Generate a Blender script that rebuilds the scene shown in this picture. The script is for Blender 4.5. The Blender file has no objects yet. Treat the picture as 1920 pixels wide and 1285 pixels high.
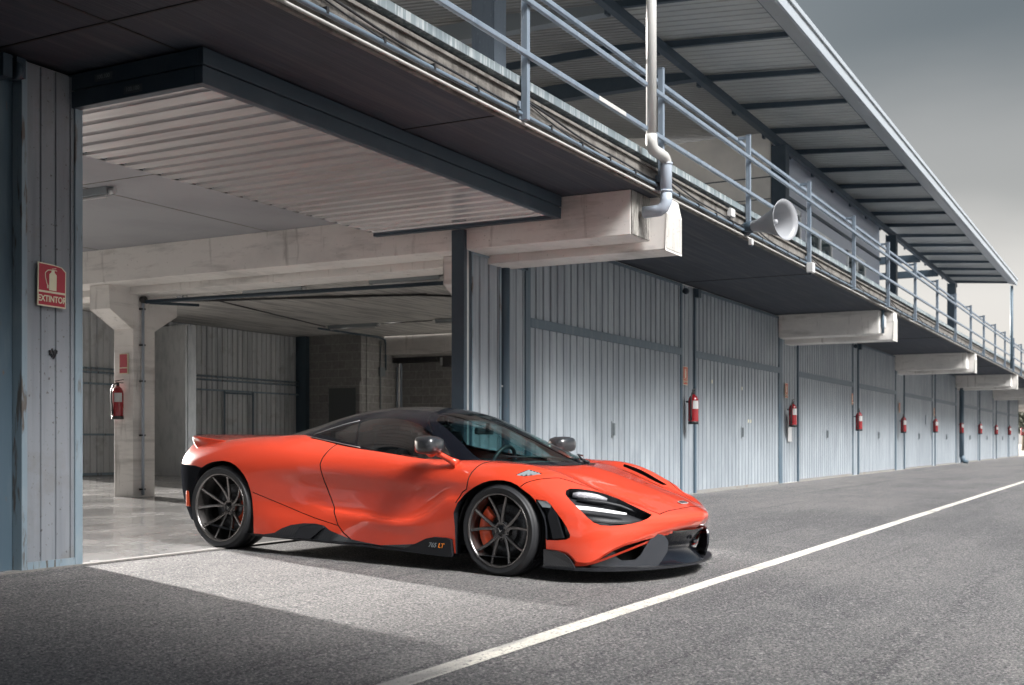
import bpy, bmesh, math, random
from mathutils import Vector, Matrix
from mathutils.geometry import tessellate_polygon
random.seed(7)
R = math.radians
sc = bpy.context.scene
COL = sc.collection

# ------------------------------------------------------------------ camera, sky, sun, exposure
CAM_H = 0.865
cam_d = bpy.data.cameras.new('camera'); cam = bpy.data.objects.new('camera', cam_d); COL.objects.link(cam)
cam.location = (0, 0, CAM_H); cam.rotation_euler = (R(90), 0, R(-61.487))
cam_d.sensor_width = 36; cam_d.lens = 41.18; cam_d.shift_y = 0.0966
cam_d.clip_start = 0.05; cam_d.clip_end = 3000
cam_d.dof.use_dof = True; cam_d.dof.focus_distance = 8.7; cam_d.dof.aperture_fstop = 3.5
sc.camera = cam

SUN_EL, SUN_AZ = 12.5, (-0.292, -0.956)      # elevation, horizontal direction in which the light travels
w = bpy.data.worlds.new('World'); sc.world = w; w.use_nodes = True
wn = w.node_tree.nodes; wl = w.node_tree.links; wn.clear()
out = wn.new('ShaderNodeOutputWorld'); bg = wn.new('ShaderNodeBackground'); wl.new(bg.outputs[0], out.inputs[0])
sky = wn.new('ShaderNodeTexSky'); sky.sky_type = 'NISHITA'; sky.sun_disc = False
sky.sun_elevation = R(SUN_EL); sky.sun_rotation = math.atan2(-SUN_AZ[0], -SUN_AZ[1]) ; sky.dust_density = 4.0; sky.air_density = 1.2
tc = wn.new('ShaderNodeTexCoord'); sep = wn.new('ShaderNodeSeparateXYZ'); wl.new(tc.outputs['Generated'], sep.inputs[0])
cloud = wn.new('ShaderNodeTexNoise'); cloud.inputs['Scale'].default_value = 1.6; cloud.inputs['Detail'].default_value = 5
cmap = wn.new('ShaderNodeMapping'); cmap.inputs['Scale'].default_value = (1, 1, 3); wl.new(tc.outputs['Generated'], cmap.inputs[0]); wl.new(cmap.outputs[0], cloud.inputs['Vector'])
am = wn.new('ShaderNodeMath'); am.operation = 'MULTIPLY_ADD'; am.inputs[1].default_value = 0.12; wl.new(cloud.outputs['Fac'], am.inputs[0]); 
am2 = wn.new('ShaderNodeMath'); am2.operation = 'ADD'; am2.inputs[1].default_value = -0.065
wl.new(sep.outputs['Z'], am2.inputs[0]); wl.new(am2.outputs[0], am.inputs[2])
rp = wn.new('ShaderNodeValToRGB'); wl.new(am.outputs[0], rp.inputs[0])
rp.color_ramp.interpolation = 'EASE'
e = rp.color_ramp.elements
e[0].position = 0.0; e[0].color = (3.6, 3.4, 3.2, 1)
e[1].position = 0.12; e[1].color = (3.2, 3.1, 3.0, 1)
for p, c in ((0.20, (1.50, 1.50, 1.50)), (0.30, (.50, .58, .64)), (0.45, (.5, .64, .78)), (0.75, (.75, .98, 1.25)), (1.0, (.8, 1.05, 1.35))):
    k = e.new(p); k.color = (*c, 1)
# bright lobe added to the unseen sky behind the viewer, lighting lane and facade
LOBE_DIR = Vector((-0.28, -0.95, 1.00)).normalized()
vd = wn.new('ShaderNodeVectorMath'); vd.operation = 'DOT_PRODUCT'; vd.inputs[1].default_value = LOBE_DIR; wl.new(tc.outputs['Generated'], vd.inputs[0])
mxm = wn.new('ShaderNodeMath'); mxm.operation = 'MAXIMUM'; mxm.inputs[1].default_value = 0; wl.new(vd.outputs['Value'], mxm.inputs[0])
pw = wn.new('ShaderNodeMath'); pw.operation = 'POWER'; pw.inputs[1].default_value = 70.0; wl.new(mxm.outputs[0], pw.inputs[0])
lobe_add = wn.new('ShaderNodeMixRGB'); lobe_add.blend_type = 'ADD'; lobe_add.inputs[0].default_value = 1.0
scl = wn.new('ShaderNodeVectorMath'); scl.operation = 'SCALE'; scl.inputs[0].default_value = (440, 433, 424); wl.new(pw.outputs[0], scl.inputs['Scale'])
# hazy aureole round the low sun behind the building
v2 = wn.new('ShaderNodeVectorMath'); v2.operation = 'DOT_PRODUCT'; v2.inputs[1].default_value = (-SUN_AZ[0]*.976, -SUN_AZ[1]*.976, .216); wl.new(tc.outputs['Generated'], v2.inputs[0])
m2 = wn.new('ShaderNodeMath'); m2.operation = 'MAXIMUM'; m2.inputs[1].default_value = 0; wl.new(v2.outputs['Value'], m2.inputs[0])
p2 = wn.new('ShaderNodeMath'); p2.operation = 'POWER'; p2.inputs[1].default_value = 9.0; wl.new(m2.outputs[0], p2.inputs[0])
aur = wn.new('ShaderNodeMixRGB'); aur.blend_type = 'ADD'; aur.inputs[0].default_value = 1.0
sc2 = wn.new('ShaderNodeVectorMath'); sc2.operation = 'SCALE'; sc2.inputs[0].default_value = (26, 25, 23.5); wl.new(p2.outputs[0], sc2.inputs['Scale'])
mix = wn.new('ShaderNodeMixRGB'); mix.inputs[0].default_value = 0.9
wl.new(sky.outputs[0], mix.inputs[1]); wl.new(rp.outputs[0], mix.inputs[2]); wl.new(mix.outputs[0], lobe_add.inputs[1]); wl.new(scl.outputs[0], lobe_add.inputs[2]); wl.new(lobe_add.outputs[0], aur.inputs[1]); wl.new(sc2.outputs[0], aur.inputs[2]); wl.new(aur.outputs[0], bg.inputs[0])
bg.inputs[1].default_value = 0.07

sd = bpy.data.lights.new('sun', 'SUN'); sun = bpy.data.objects.new('sun', sd); COL.objects.link(sun)
sd.energy = 5.0; sd.angle = R(1.8); sd.color = (1.0, 0.955, 0.91)
trav = Vector((SUN_AZ[0]*math.cos(R(SUN_EL)), SUN_AZ[1]*math.cos(R(SUN_EL)), -math.sin(R(SUN_EL))))
sun.rotation_euler = trav.to_track_quat('-Z', 'Y').to_euler()

sc.view_settings.view_transform = 'Standard'; sc.view_settings.look = 'None'
sc.view_settings.exposure = 1.9; sc.view_settings.gamma = 1.0
sc.cycles.max_bounces = 10; sc.cycles.diffuse_bounces = 7; sc.cycles.glossy_bounces = 4
sc.cycles.transmission_bounces = 8; sc.cycles.transparent_max_bounces = 12

# ------------------------------------------------------------------ materials
def lin(r, g, b): return tuple(((c/255)/12.92 if c/255 <= .04045 else ((c/255+.055)/1.055)**2.4) for c in (r, g, b))
def mat(name, col, rough=0.6, metal=0.0, spec=0.5, layers=(), bump=None, coat=0.0, coord='Object', rvar=None):
    """layers: (scale vec3, detail, lo, hi, colour, amount) noise masks mixed over the base colour"""
    m = bpy.data.materials.new(name); m.use_nodes = True; nt = m.node_tree; N = nt.nodes; L = nt.links
    b = N['Principled BSDF']; b.inputs['Roughness'].default_value = rough; b.inputs['Metallic'].default_value = metal
    b.inputs['Specular IOR Level'].default_value = spec; b.inputs['Coat Weight'].default_value = coat
    b.inputs['Coat Roughness'].default_value = 0.03
    t = N.new('ShaderNodeTexCoord'); cur = None
    rgb = N.new('ShaderNodeRGB'); rgb.outputs[0].default_value = (*col, 1); cur = rgb.outputs[0]
    def noise(sv, det, seed=0.0):
        mp = N.new('ShaderNodeMapping'); mp.inputs['Scale'].default_value = sv; mp.inputs['Location'].default_value = (seed, seed*1.7, seed*.6)
        L.new(t.outputs[coord], mp.inputs[0])
        n = N.new('ShaderNodeTexNoise'); n.inputs['Scale'].default_value = 1.0; n.inputs['Detail'].default_value = det
        n.inputs['Roughness'].default_value = 0.6
        L.new(mp.outputs[0], n.inputs['Vector']); return n.outputs['Fac']
    for i, (sv, det, lo, hi, c2, amt) in enumerate(layers):
        f = noise(sv, det, i*3.1)
        mr = N.new('ShaderNodeMapRange'); mr.inputs['From Min'].default_value = lo; mr.inputs['From Max'].default_value = hi
        mr.inputs['To Max'].default_value = amt; mr.clamp = True; L.new(f, mr.inputs[0])
        mx = N.new('ShaderNodeMixRGB'); L.new(mr.outputs[0], mx.inputs[0]); L.new(cur, mx.inputs[1]); mx.inputs[2].default_value = (*c2, 1)
        cur = mx.outputs[0]
    L.new(cur, b.inputs['Base Color'])
    if rvar:
        f = noise(rvar[0], 4, 9.0); mr = N.new('ShaderNodeMapRange'); mr.inputs['From Min'].default_value = .3; mr.inputs['From Max'].default_value = .7
        mr.inputs['To Min'].default_value = rvar[1]; mr.inputs['To Max'].default_value = rvar[2]; L.new(f, mr.inputs[0]); L.new(mr.outputs[0], b.inputs['Roughness'])
    if bump:
        f = noise(bump[0], bump[1], 5.0); bp = N.new('ShaderNodeBump'); bp.inputs['Strength'].default_value = bump[2]; bp.inputs['Distance'].default_value = bump[3]
        L.new(f, bp.inputs['Height']); L.new(bp.outputs[0], b.inputs['Normal'])
    return m
M = {}
M['asphalt'] = mat('asphalt', (.135, .131, .130), .80, layers=(
    ((.16, .38, 1), 5, .42, .60, (.082, .082, .086), .75), ((1.7, 2.6, 1), 6, .50, .68, (.185, .178, .172), .5), ((.22, .9, 1), 5, .53, .66, (.060, .061, .066), .7), ((.12, 5.5, 1), 3, .57, .68, (.048, .049, .053), .65),
    ((75, 75, 75), 2, .52, .64, (.38, .36, .34), .78), ((60, 60, 60), 2, .53, .64, (.016, .018, .024), .85), ((26, 26, 26), 3, .55, .67, (.040, .042, .050), .55), ((34, 34, 34), 2, .64, .70, (.42, .40, .38), .6)),
    bump=((80, 80, 80), 3, .8, .013), spec=.3)
M['line'] = mat('lane_line_paint', (.70, .665, .59), .7, layers=(((60, 60, 60), 3, .50, .68, (.30, .28, .26), .6), ((3, 9, 1), 5, .48, .70, (.44, .42, .38), .7), ((1.1, .3, 1), 5, .56, .66, (.26, .25, .24), .55), ((40, 40, 40), 2, .59, .66, (.13, .13, .13), .9), ((.35, 2.0, 1), 4, .60, .68, (.16, .16, .16), .7)), bump=((80, 80, 80), 3, .7, .011))
M['floor'] = mat('garage_floor_concrete', (.315, .31, .305), .3, layers=(((.7, 1.2, 1), 5, .45, .65, (.225, .222, .222), .8), ((9, 5, 1), 6, .5, .7, (.40, .39, .38), .5), ((22, 3, 1), 3, .6, .75, (.2, .2, .2), .4)), rvar=((1.2, 2, 1), .10, .30), spec=.6)
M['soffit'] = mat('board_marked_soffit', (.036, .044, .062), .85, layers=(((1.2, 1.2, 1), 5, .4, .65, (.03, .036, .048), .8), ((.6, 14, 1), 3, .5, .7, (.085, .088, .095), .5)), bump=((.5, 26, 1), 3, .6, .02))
M['boards'] = mat('board_marked_ceiling', (.78, .76, .73), .85, layers=(((.8, 10, 1), 3, .45, .62, (.42, .41, .40), .9), ((1.5, 2.5, 1), 5, .5, .7, (.70, .68, .64), .6)), bump=((.5, 20, 1), 3, .8, .03))
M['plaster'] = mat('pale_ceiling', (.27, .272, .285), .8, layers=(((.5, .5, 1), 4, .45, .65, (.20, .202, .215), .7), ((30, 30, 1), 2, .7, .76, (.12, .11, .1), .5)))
M['beam'] = mat('painted_concrete_beam', (.72, .695, .665), .75, layers=(((1, 1.2, 2), 5, .45, .68, (.60, .58, .56), .8), ((.35, 1.0, 6), 5, .54, .66, (.36, .35, .335), .5), ((9, 9, 1.2), 5, .60, .72, (.28, .26, .24), .6), ((35, 35, 35), 2, .68, .76, (.22, .20, .18), .7), ((2, 2, 9), 4, .58, .74, (.40, .37, .34), .5)), bump=((30, 30, 30), 3, .25, .004))
M['pale_end'] = mat('pale_beam_end', (.44, .425, .40), .8, layers=(((14, 14, 3), 5, .5, .64, (.30, .285, .26), .7), ((40, 40, 40), 2, .66, .72, (.10, .09, .08), .8)), bump=((30, 30, 12), 4, .4, .006))
M['weathered'] = mat('weathered_beam_end', (.24, .23, .21), .85, layers=(((16, 16, 2.2), 5, .48, .6, (.07, .065, .06), .9), ((50, 50, 14), 3, .5, .62, (.36, .34, .32), .6)), bump=((30, 30, 12), 4, .8, .01))
M['fascia'] = mat('stained_concrete_edge', (.155, .145, .132), .88, layers=(((7, 7, .9), 5, .46, .62, (.065, .058, .052), .85), ((3, 3, 14), 4, .5, .7, (.21, .195, .178), .7), ((60, 60, 60), 2, .62, .74, (.06, .055, .05), .8)), bump=((25, 25, 25), 4, .7, .012))
M['flashing'] = mat('weathered_zinc_flashing', (.17, .205, .22), .6, layers=(((24, 24, 1.2), 4, .5, .58, (.38, .41, .415), .9), ((2, 2, 2), 5, .5, .7, (.08, .105, .12), .7)), spec=.3)
M['black'] = mat('dark_recess', (.012, .012, .014), .8)
M['door'] = mat('blue_grey_door_sheet', (.30, .335, .368), .52, layers=(((.35, .35, .2), 4, .44, .60, (.24, .27, .30), .7), ((9, 9, .5), 5, .44, .64, (.19, .215, .24), .7), ((2.2, 2.2, .9), 5, .5, .7, (.38, .415, .445), .5), ((26, 26, 2.2), 4, .58, .72, (.17, .20, .225), .55), ((45, 45, 45), 2, .7, .78, (.14, .11, .08), .6)), spec=.4)
M['door_old'] = mat('old_white_door_sheet', (.58, .59, .60), .55, layers=(((8, 8, .45), 5, .46, .66, (.31, .33, .35), .75), ((3, 3, 3), 6, .56, .68, (.36, .36, .36), .6), ((40, 40, 30), 3, .66, .74, (.12, .10, .09), .8)), spec=.4)
M['frame'] = mat('blue_steel_frame', (.075, .115, .15), .5, layers=(((14, 14, 1.5), 5, .5, .7, (.12, .16, .19), .7), ((30, 30, 6), 4, .66, .74, (.16, .09, .05), .7)), spec=.45)
M['frame_pale'] = mat('chipped_pale_blue_frame', (.20, .265, .31), .5, layers=(((20, 20, 3), 5, .56, .64, (.09, .07, .055), .9), ((6, 6, 2), 4, .5, .7, (.28, .33, .36), .7)))
M['rail'] = mat('pale_blue_rail_paint', (.160, .195, .238), .42, layers=(((9, 9, 2), 5, .5, .7, (.105, .14, .18), .8), ((40, 40, 10), 3, .64, .72, (.36, .40, .44), .6)), spec=.5)
M['galv'] = mat('galvanised_sheet', (.50, .51, .51), .38, metal=.6, layers=(((10, 10, 3), 5, .45, .65, (.36, .375, .385), .8),))
M['tilt'] = mat('tilt_door_sheet', (.80, .785, .78), .24, metal=.6, layers=(((5, .5, 1), 5, .46, .66, (.62, .59, .60), .6), ((22, .6, 1), 3, .55, .7, (.60, .58, .58), .4)), spec=.6)
M['steel_dark'] = mat('dark_blue_steel', (.035, .055, .075), .5, spec=.4, layers=(((3, 3, 3), 4, .5, .7, (.055, .075, .095), .7),))
M['steel_grey'] = mat('grey_steel_beam', (.20, .225, .24), .5)
M['roofsheet'] = mat('ribbed_roof_sheet', (.235, .235, .225), .55, layers=(((.6, .6, 1), 4, .45, .65, (.17, .17, .17), .7),))
M['roofsheet_outer'] = mat('outer_roof_sheet', (.40, .41, .40), .5, layers=(((.6, .6, 1), 4, .45, .65, (.31, .32, .315), .7),))
M['gutter'] = mat('gutter_metal', (.30, .32, .335), .4, metal=.3, layers=(((1.2, 3, 3), 4, .5, .7, (.34, .37, .40), .6),))
M['white_wall'] = mat('cream_panel_wall', (.74, .71, .66), .7, layers=(((.7, .7, .7), 4, .45, .65, (.54, .53, .50), .7),))
M['blue_wall'] = mat('pale_blue_wall', (.50, .54, .62), .6)
M['winframe'] = mat('white_window_frame', (.85, .87, .88), .45)
M['darkglass'] = mat('dark_window_glass', (.03, .055, .06), .06, spec=.9)
M['skyglass'] = mat('pale_window_glass', (.85, .86, .85), .08, spec=.9)
M['block'] = None
M['pvc'] = mat('grey_pvc_pipe', (.34, .385, .45), .35, layers=(((5, 5, 1), 4, .5, .7, (.26, .30, .36), .6),), spec=.5)
M['pvc_white'] = mat('white_pvc_pipe', (.46, .455, .44), .38, layers=(((5, 5, 1.2), 4, .5, .7, (.38, .38, .37), .6),), spec=.5)
M['cable'] = mat('black_cable', (.018, .019, .022), .5)
M['conduit'] = mat('blue_conduit', (.12, .16, .20), .4)
M['conduit_white'] = mat('white_conduit', (.36, .35, .33), .4)
M['ext_red'] = mat('extinguisher_red', (.28, .012, .018), .25, coat=.6)
M['ext_label'] = mat('white_label', (.50, .50, .50), .5)
M['sign_red'] = mat('sign_red', (.36, .010, .030), .4, layers=(((8, 8, 8), 4, .55, .7, (.28, .012, .03), .6),))
M['sign_orange'] = mat('faded_sign_red', (.50, .09, .045), .5, layers=(((20, 20, 20), 3, .5, .7, (.55, .17, .10), .6),))
M['sign_cream'] = mat('sign_cream', (.66, .62, .46), .5, layers=(((9, 9, 9), 4, .5, .7, (.56, .53, .40), .6),))
M['horn'] = mat('loudspeaker_grey', (.26, .268, .285), .42, layers=(((5, 5, 5), 4, .5, .7, (.20, .21, .225), .6),))
M['black_plastic'] = mat('black_plastic', (.02, .02, .022), .45)
M['interior_door'] = mat('dark_metal_door', (.12, .13, .135), .5)
M['rust'] = mat('rusty_edge', (.22, .215, .205), .8, layers=(((5, 14, 14), 5, .54, .66, (.17, .11, .07), .75),))
M['tower'] = mat('shade_tower_skin', (.035, .037, .042), .8, layers=(((.3, .3, .3), 4, .45, .65, (.05, .05, .055), .7),))  # near-black skin keeps the added tower from bouncing sunlight
M['post_shaded'] = mat('shaded_post_sheet', (.225, .245, .27), .55, layers=(((8, 8, .45), 5, .46, .66, (.15, .165, .19), .75), ((3, 3, 3), 6, .56, .68, (.18, .18, .18), .6), ((40, 40, 30), 3, .64, .72, (.06, .055, .05), .8)), spec=.4)  # door_old sheet made darker: the post's shade is put into its colour
def brick_mat(name, c1, c2, mortar):
    m = bpy.data.materials.new(name); m.use_nodes = True; N = m.node_tree.nodes; L = m.node_tree.links; b = N['Principled BSDF']
    t = N.new('ShaderNodeTexCoord'); s = N.new('ShaderNodeSeparateXYZ'); L.new(t.outputs['Object'], s.inputs[0])
    ad = N.new('ShaderNodeMath'); L.new(s.outputs['X'], ad.inputs[0]); L.new(s.outputs['Y'], ad.inputs[1])
    cb = N.new('ShaderNodeCombineXYZ'); L.new(ad.outputs[0], cb.inputs[0]); L.new(s.outputs['Z'], cb.inputs[1])
    br = N.new('ShaderNodeTexBrick'); L.new(cb.outputs[0], br.inputs['Vector']); br.inputs['Scale'].default_value = 1
    br.inputs['Brick Width'].default_value = .4; br.inputs['Row Height'].default_value = .2; br.inputs['Mortar Size'].default_value = .008
    br.inputs['Color1'].default_value = (*c1, 1); br.inputs['Color2'].default_value = (*c2, 1); br.inputs['Mortar'].default_value = (*mortar, 1)
    n = N.new('ShaderNodeTexNoise'); n.inputs['Scale'].default_value = 14; n.inputs['Detail'].default_value = 5; L.new(t.outputs['Object'], n.inputs['Vector'])
    mx = N.new('ShaderNodeMixRGB'); mx.blend_type = 'MULTIPLY'; mx.inputs[0].default_value = .55; L.new(br.outputs[0], mx.inputs[1]); L.new(n.outputs['Fac'], mx.inputs[2])
    L.new(mx.outputs[0], b.inputs['Base Color']); b.inputs['Roughness'].default_value = .9
    bp = N.new('ShaderNodeBump'); bp.inputs['Strength'].default_value = .6; bp.inputs['Distance'].default_value = .01; bp.invert = True
    L.new(br.outputs['Fac'], bp.inputs['Height']); L.new(bp.outputs[0], b.inputs['Normal']); return m
M['block'] = brick_mat('concrete_blockwork', (.44, .43, .415), (.36, .35, .34), (.56, .55, .53))

# ------------------------------------------------------------------ mesh helpers
class MB:
    def __init__(s): s.v = []; s.f = []; s.mi = []; s.mats = []; s.cur = 0; s.sm = []; s.smooth = False
    def mat(s, m):
        if m not in s.mats: s.mats.append(m)
        s.cur = s.mats.index(m); return s
    def face(s, idx): s.f.append(idx); s.mi.append(s.cur); s.sm.append(s.smooth)
    def box(s, x0, x1, y0, y1, z0, z1, T=None):
        b = len(s.v); pts = [(x, y, z) for z in (z0, z1) for y in (y0, y1) for x in (x0, x1)]
        if T: pts = [tuple(T @ Vector(p)) for p in pts]
        s.v += pts
        for q in ((0, 2, 3, 1), (4, 5, 7, 6), (0, 1, 5, 4), (2, 6, 7, 3), (0, 4, 6, 2), (1, 3, 7, 5)): s.face([b+i for i in q])
        return s
    def prism(s, pts, vec):
        """closed planar polygon (3d points) extruded by vec"""
        n = len(pts); b = len(s.v); vec = Vector(vec)
        s.v += [tuple(p) for p in pts] + [tuple(Vector(p)+vec) for p in pts]
        tri = tessellate_polygon([[Vector(p) for p in pts]])
        for t in tri: s.face([b+t[0], b+t[1], b+t[2]]); s.face([b+n+t[2], b+n+t[1], b+n+t[0]])
        for i in range(n): j = (i+1) % n; s.face([b+i, b+j, b+n+j, b+n+i])
        return s
    def tube(s, path, r, n=10, cap=True):
        path = [Vector(p) for p in path]; sm = s.smooth; s.smooth = True; rings = []; up = None
        for i, p in enumerate(path):
            d = ((path[min(i+1, len(path)-1)]-p).normalized() + (p-path[max(i-1, 0)]).normalized()).normalized()
            if up is None:
                up = Vector((0, 0, 1)) if abs(d.z) < .9 else Vector((1, 0, 0))
            sx = d.cross(up).normalized(); up = sx.cross(d).normalized(); rr = r[i] if isinstance(r, (list, tuple)) else r
            rings.append(len(s.v))
            for k in range(n):
                a = 2*math.pi*k/n; s.v.append(tuple(p + sx*math.cos(a)*rr + up*math.sin(a)*rr))
        for a, b in zip(rings, rings[1:]):
            for k in range(n): j = (k+1) % n; s.face([a+k, a+j, b+j, b+k])
        s.smooth = False
        if cap: s.face([rings[0]+k for k in range(n)][::-1]); s.face([rings[-1]+k for k in range(n)])
        s.smooth = sm; return s
    def lathe(s, prof, origin, axis, n=32, smooth=True):
        """prof: (r, h) list along axis"""
        o = Vector(origin); ax = Vector(axis).normalized(); t = Vector((0, 0, 1)) if abs(ax.z) < .9 else Vector((1, 0, 0))
        e1 = ax.cross(t).normalized(); e2 = ax.cross(e1); rings = []
        sm = s.smooth; s.smooth = smooth
        for r, h in prof:
            rings.append(len(s.v))
            for k in range(n):
                a = 2*math.pi*k/n; s.v.append(tuple(o + ax*h + (e1*math.cos(a)+e2*math.sin(a))*r))
        for a, b in zip(rings, rings[1:]):
            for k in range(n): j = (k+1) % n; s.face([a+k, a+j, b+j, b+k])
        s.smooth = sm; return s
    def corr(s, o, u, v, nrm, wid, hei, pitch=.2, groove=.05, depth=.03, off=.0, edge=.012):
        """trapezoid sheet: flats with narrow grooves pushed by -nrm*depth, ribs along v"""
        o = Vector(o); u = Vector(u); v = Vector(v); nrm = Vector(nrm); prof = [(0, 0)]
        x = pitch-groove-off
        while x < wid-groove:
            prof += [(x, 0), (x+edge, -depth), (x+groove-edge, -depth), (x+groove, 0)]; x += pitch
        prof.append((wid, 0)); b = len(s.v)
        for px, pn in prof:
            p = o+u*px+nrm*pn; s.v.append(tuple(p)); s.v.append(tuple(p+v*hei))
        for i in range(len(prof)-1): s.face([b+2*i, b+2*i+2, b+2*i+3, b+2*i+1])
        return s
    def build(s, name, m=None, parent=None, bevel=0, label=None, **k):
        me = bpy.data.meshes.new(name); me.from_pydata(s.v, [], s.f); me.update()
        ms = s.mats or [m]
        for x in ms: me.materials.append(x)
        if s.mats: me.polygons.foreach_set('material_index', s.mi)
        me.polygons.foreach_set('use_smooth', s.sm)
        o = bpy.data.objects.new(name, me); COL.objects.link(o)
        if parent: par(o, parent)
        if bevel:
            md = o.modifiers.new('bevel', 'BEVEL'); md.width = bevel; md.segments = 2; md.limit_method = 'ANGLE'
        if label: o['label'] = label
        for kk, vv in k.items(): o[kk] = vv
        return o
def split_build(mb, name, m=None, parent=None, bevel=0, cm=None):
    """one object per connected piece of the builder"""
    up = list(range(len(mb.v)))
    def find(a):
        while up[a] != a: up[a] = up[up[a]]; a = up[a]
        return a
    for f in mb.f:
        for k in f[1:]: up[find(k)] = find(f[0])
    groups = {}
    for i, f in enumerate(mb.f): groups.setdefault(find(f[0]), []).append(i)
    outp = []
    for ids in groups.values():
        q = MB(); q.mats = mb.mats; mp = {}
        for i in ids:
            for k in mb.f[i]:
                if k not in mp: mp[k] = len(q.v); q.v.append(mb.v[k])
            q.f.append([mp[k] for k in mb.f[i]]); q.mi.append(mb.mi[i]); q.sm.append(mb.sm[i])
        outp.append(cm(q) if cm else q.build(name, m, parent, bevel))
    return outp
def par(o, p):
    o.parent = p
    if p.type == 'EMPTY': o.matrix_parent_inverse = Matrix.Translation(-p.location)
def thing(name, loc, label, cat, group=None):
    o = bpy.data.objects.new(name, None); COL.objects.link(o); o.location = loc; o.empty_display_size = .1
    o['label'] = label; o['category'] = cat
    if group: o['group'] = group
    return o
def tag(o, label, cat, group=None):
    o['label'] = label; o['category'] = cat
    if group: o['group'] = group
    return o
def text_mesh(txt, size, depth=.001, bold=False, shear=0.0):
    c = bpy.data.curves.new('lettering', 'FONT'); c.body = txt; c.size = size; c.extrude = depth; c.align_x = 'CENTER'; c.align_y = 'CENTER'; c.shear = shear
    if bold: c.offset = size*.018
    o = bpy.data.objects.new('tmp', c); COL.objects.link(o); dg = bpy.context.evaluated_depsgraph_get(); dg.update()
    me = bpy.data.meshes.new_from_object(o.evaluated_get(dg)); bpy.data.objects.remove(o); return me
def text_obj(name, txt, size, m, mtx, parent, **k):
    me = text_mesh(txt, size, **k); me.materials.clear(); me.materials.append(m); me.transform(mtx)
    o = bpy.data.objects.new(name, me); COL.objects.link(o); par(o, parent); return o
# ------------------------------------------------------------------ ground (structure)
YF = 6.65                                   # facade line
def gz(y): return .0245*(max(y, -2)-YF)-.008
g = MB()
for x0, x1 in ((-60, 420),):
    ys = [YF, -2, -160]; b = len(g.v)
    for y in ys: g.v += [(x0, y, gz(y)), (x1, y, gz(y))]
    for i in range(2): g.face([b+2*i+2, b+2*i+3, b+2*i+1, b+2*i])
gr = g.build('pit_lane_asphalt', M['asphalt'], kind='structure')
g = MB()
g.v = [(24, YF, -.008), (420, YF, -.008), (420, 260, -.008), (24, 260, -.008)]; g.face([0, 1, 2, 3])
g.v += [(-60, 18.6, -.012), (24, 18.6, -.012), (24, 260, -.012), (-60, 260, -.012)]; g.face([4, 5, 6, 7])
split_build(g, 'ground_behind', mat('pale_ground', (.40, .37, .33), .9, layers=(((.3, .3, 1), 4, .45, .6, (.22, .21, .19), .7),)))
for o in bpy.data.objects:
    if o.name.startswith('ground_behind'): o['kind'] = 'structure'
YL = 2.638; lz = .0245*(YL-YF)-.008+.004
g = MB(); hw = .058; n = 260
edge = [(-20+i*(260/n)) for i in range(n+1)]
for i, x in enumerate(edge):
    for sgn in (-1, 1):
        y = YL+sgn*(hw+random.uniform(-.006, .006)*(1 if x < 30 else 0)); g.v.append((x, y, .0245*(y-YF)-.008+.004))
for i in range(n): g.face([2*i, 2*i+2, 2*i+3, 2*i+1])
g.build('lane_line', M['line'], kind='structure')
g = MB(); g.v = [(-8, YF+.02, 0), (24, YF+.02, 0), (24, 18.6, .197), (-8, 18.6, .197)]; g.face([0, 1, 2, 3])
g.build('garage_floor', M['floor'], kind='structure')
g = MB().box(-8, 24, YF-.055, YF+.02, -.3, .001); g.build('threshold_strip', M['rust'] if 0 else mat('threshold_concrete', (.20, .19, .18), .8, layers=(((20, 20, 20), 4, .5, .65, (.12, .12, .115), .8),)), kind='structure')

# ------------------------------------------------------------------ pit building
B = thing('pit_building', (12, YF, 0), 'long concrete pit garages with a row of grey ribbed doors under a balcony', 'building')
YE = 4.54; ZS = 3.45; XR = 92; XL = -14
# balcony deck
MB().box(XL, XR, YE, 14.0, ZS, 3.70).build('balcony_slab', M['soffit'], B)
f = MB(); f.box(XL, XR, YE-.035, YE-.002, ZS-.012, 3.705); f.box(XL, XR, YE-.06, YE-.037, 3.672, 3.70)
f.build('slab_edge', M['fascia'], B, bevel=.004)
MB().box(XL, XR, YE+.03, YE+.3, 3.702, 3.765).build('drip_gap', M['black'], B)
MB().box(XL, XR, YE-.045, YE+.35, 3.765, 3.84).build('edge_flashing', M['flashing'], B, bevel=.004)
# soffit joints (dark lines)
sj = MB()
for x in (5.15, 8.1, 18.05, 30.6, 43.1, 55.7): sj.box(x-.008, x+.008, YE+.02, YF-.02, ZS-.006, ZS+.01)
sj.box(XL, 11.0, 5.62, 5.635, ZS-.006, ZS+.01)
split_build(sj, 'soffit_joint', M['black'], B)
# cantilever beams: pairs every 12.5 m
pitch = 12.53
for k in range(-1, 7):
    x = 11.12+k*pitch
    a = MB().mat(M['beam']).box(x, x+.5, 4.66, 18.4, 2.985, ZS-.002)
    a.mat(M['weathered' if k == 0 else 'beam']).box(x+.003, x+.497, 4.645, 4.658, 2.99, ZS-.004)
    a.build('cantilever_beam', None, B, bevel=.012)
    x2 = x+.53; q = [(x2, 2.895), (x2+.47, 2.895), (x2+.47, ZS-.16), (x2+.36, ZS-.002), (x2, ZS-.002)]
    c = MB().prism([(px, 4.48, pz) for px, pz in q], (0, 13.9, 0)); c.mats = []; co = c.build('cantilever_beam', M['beam'], B, bevel=.01); MB().box(x2+.012, x2+.458, 4.474, 4.479, 2.91, ZS-.17).build('beam_end', M['pale_end'], co)
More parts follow.
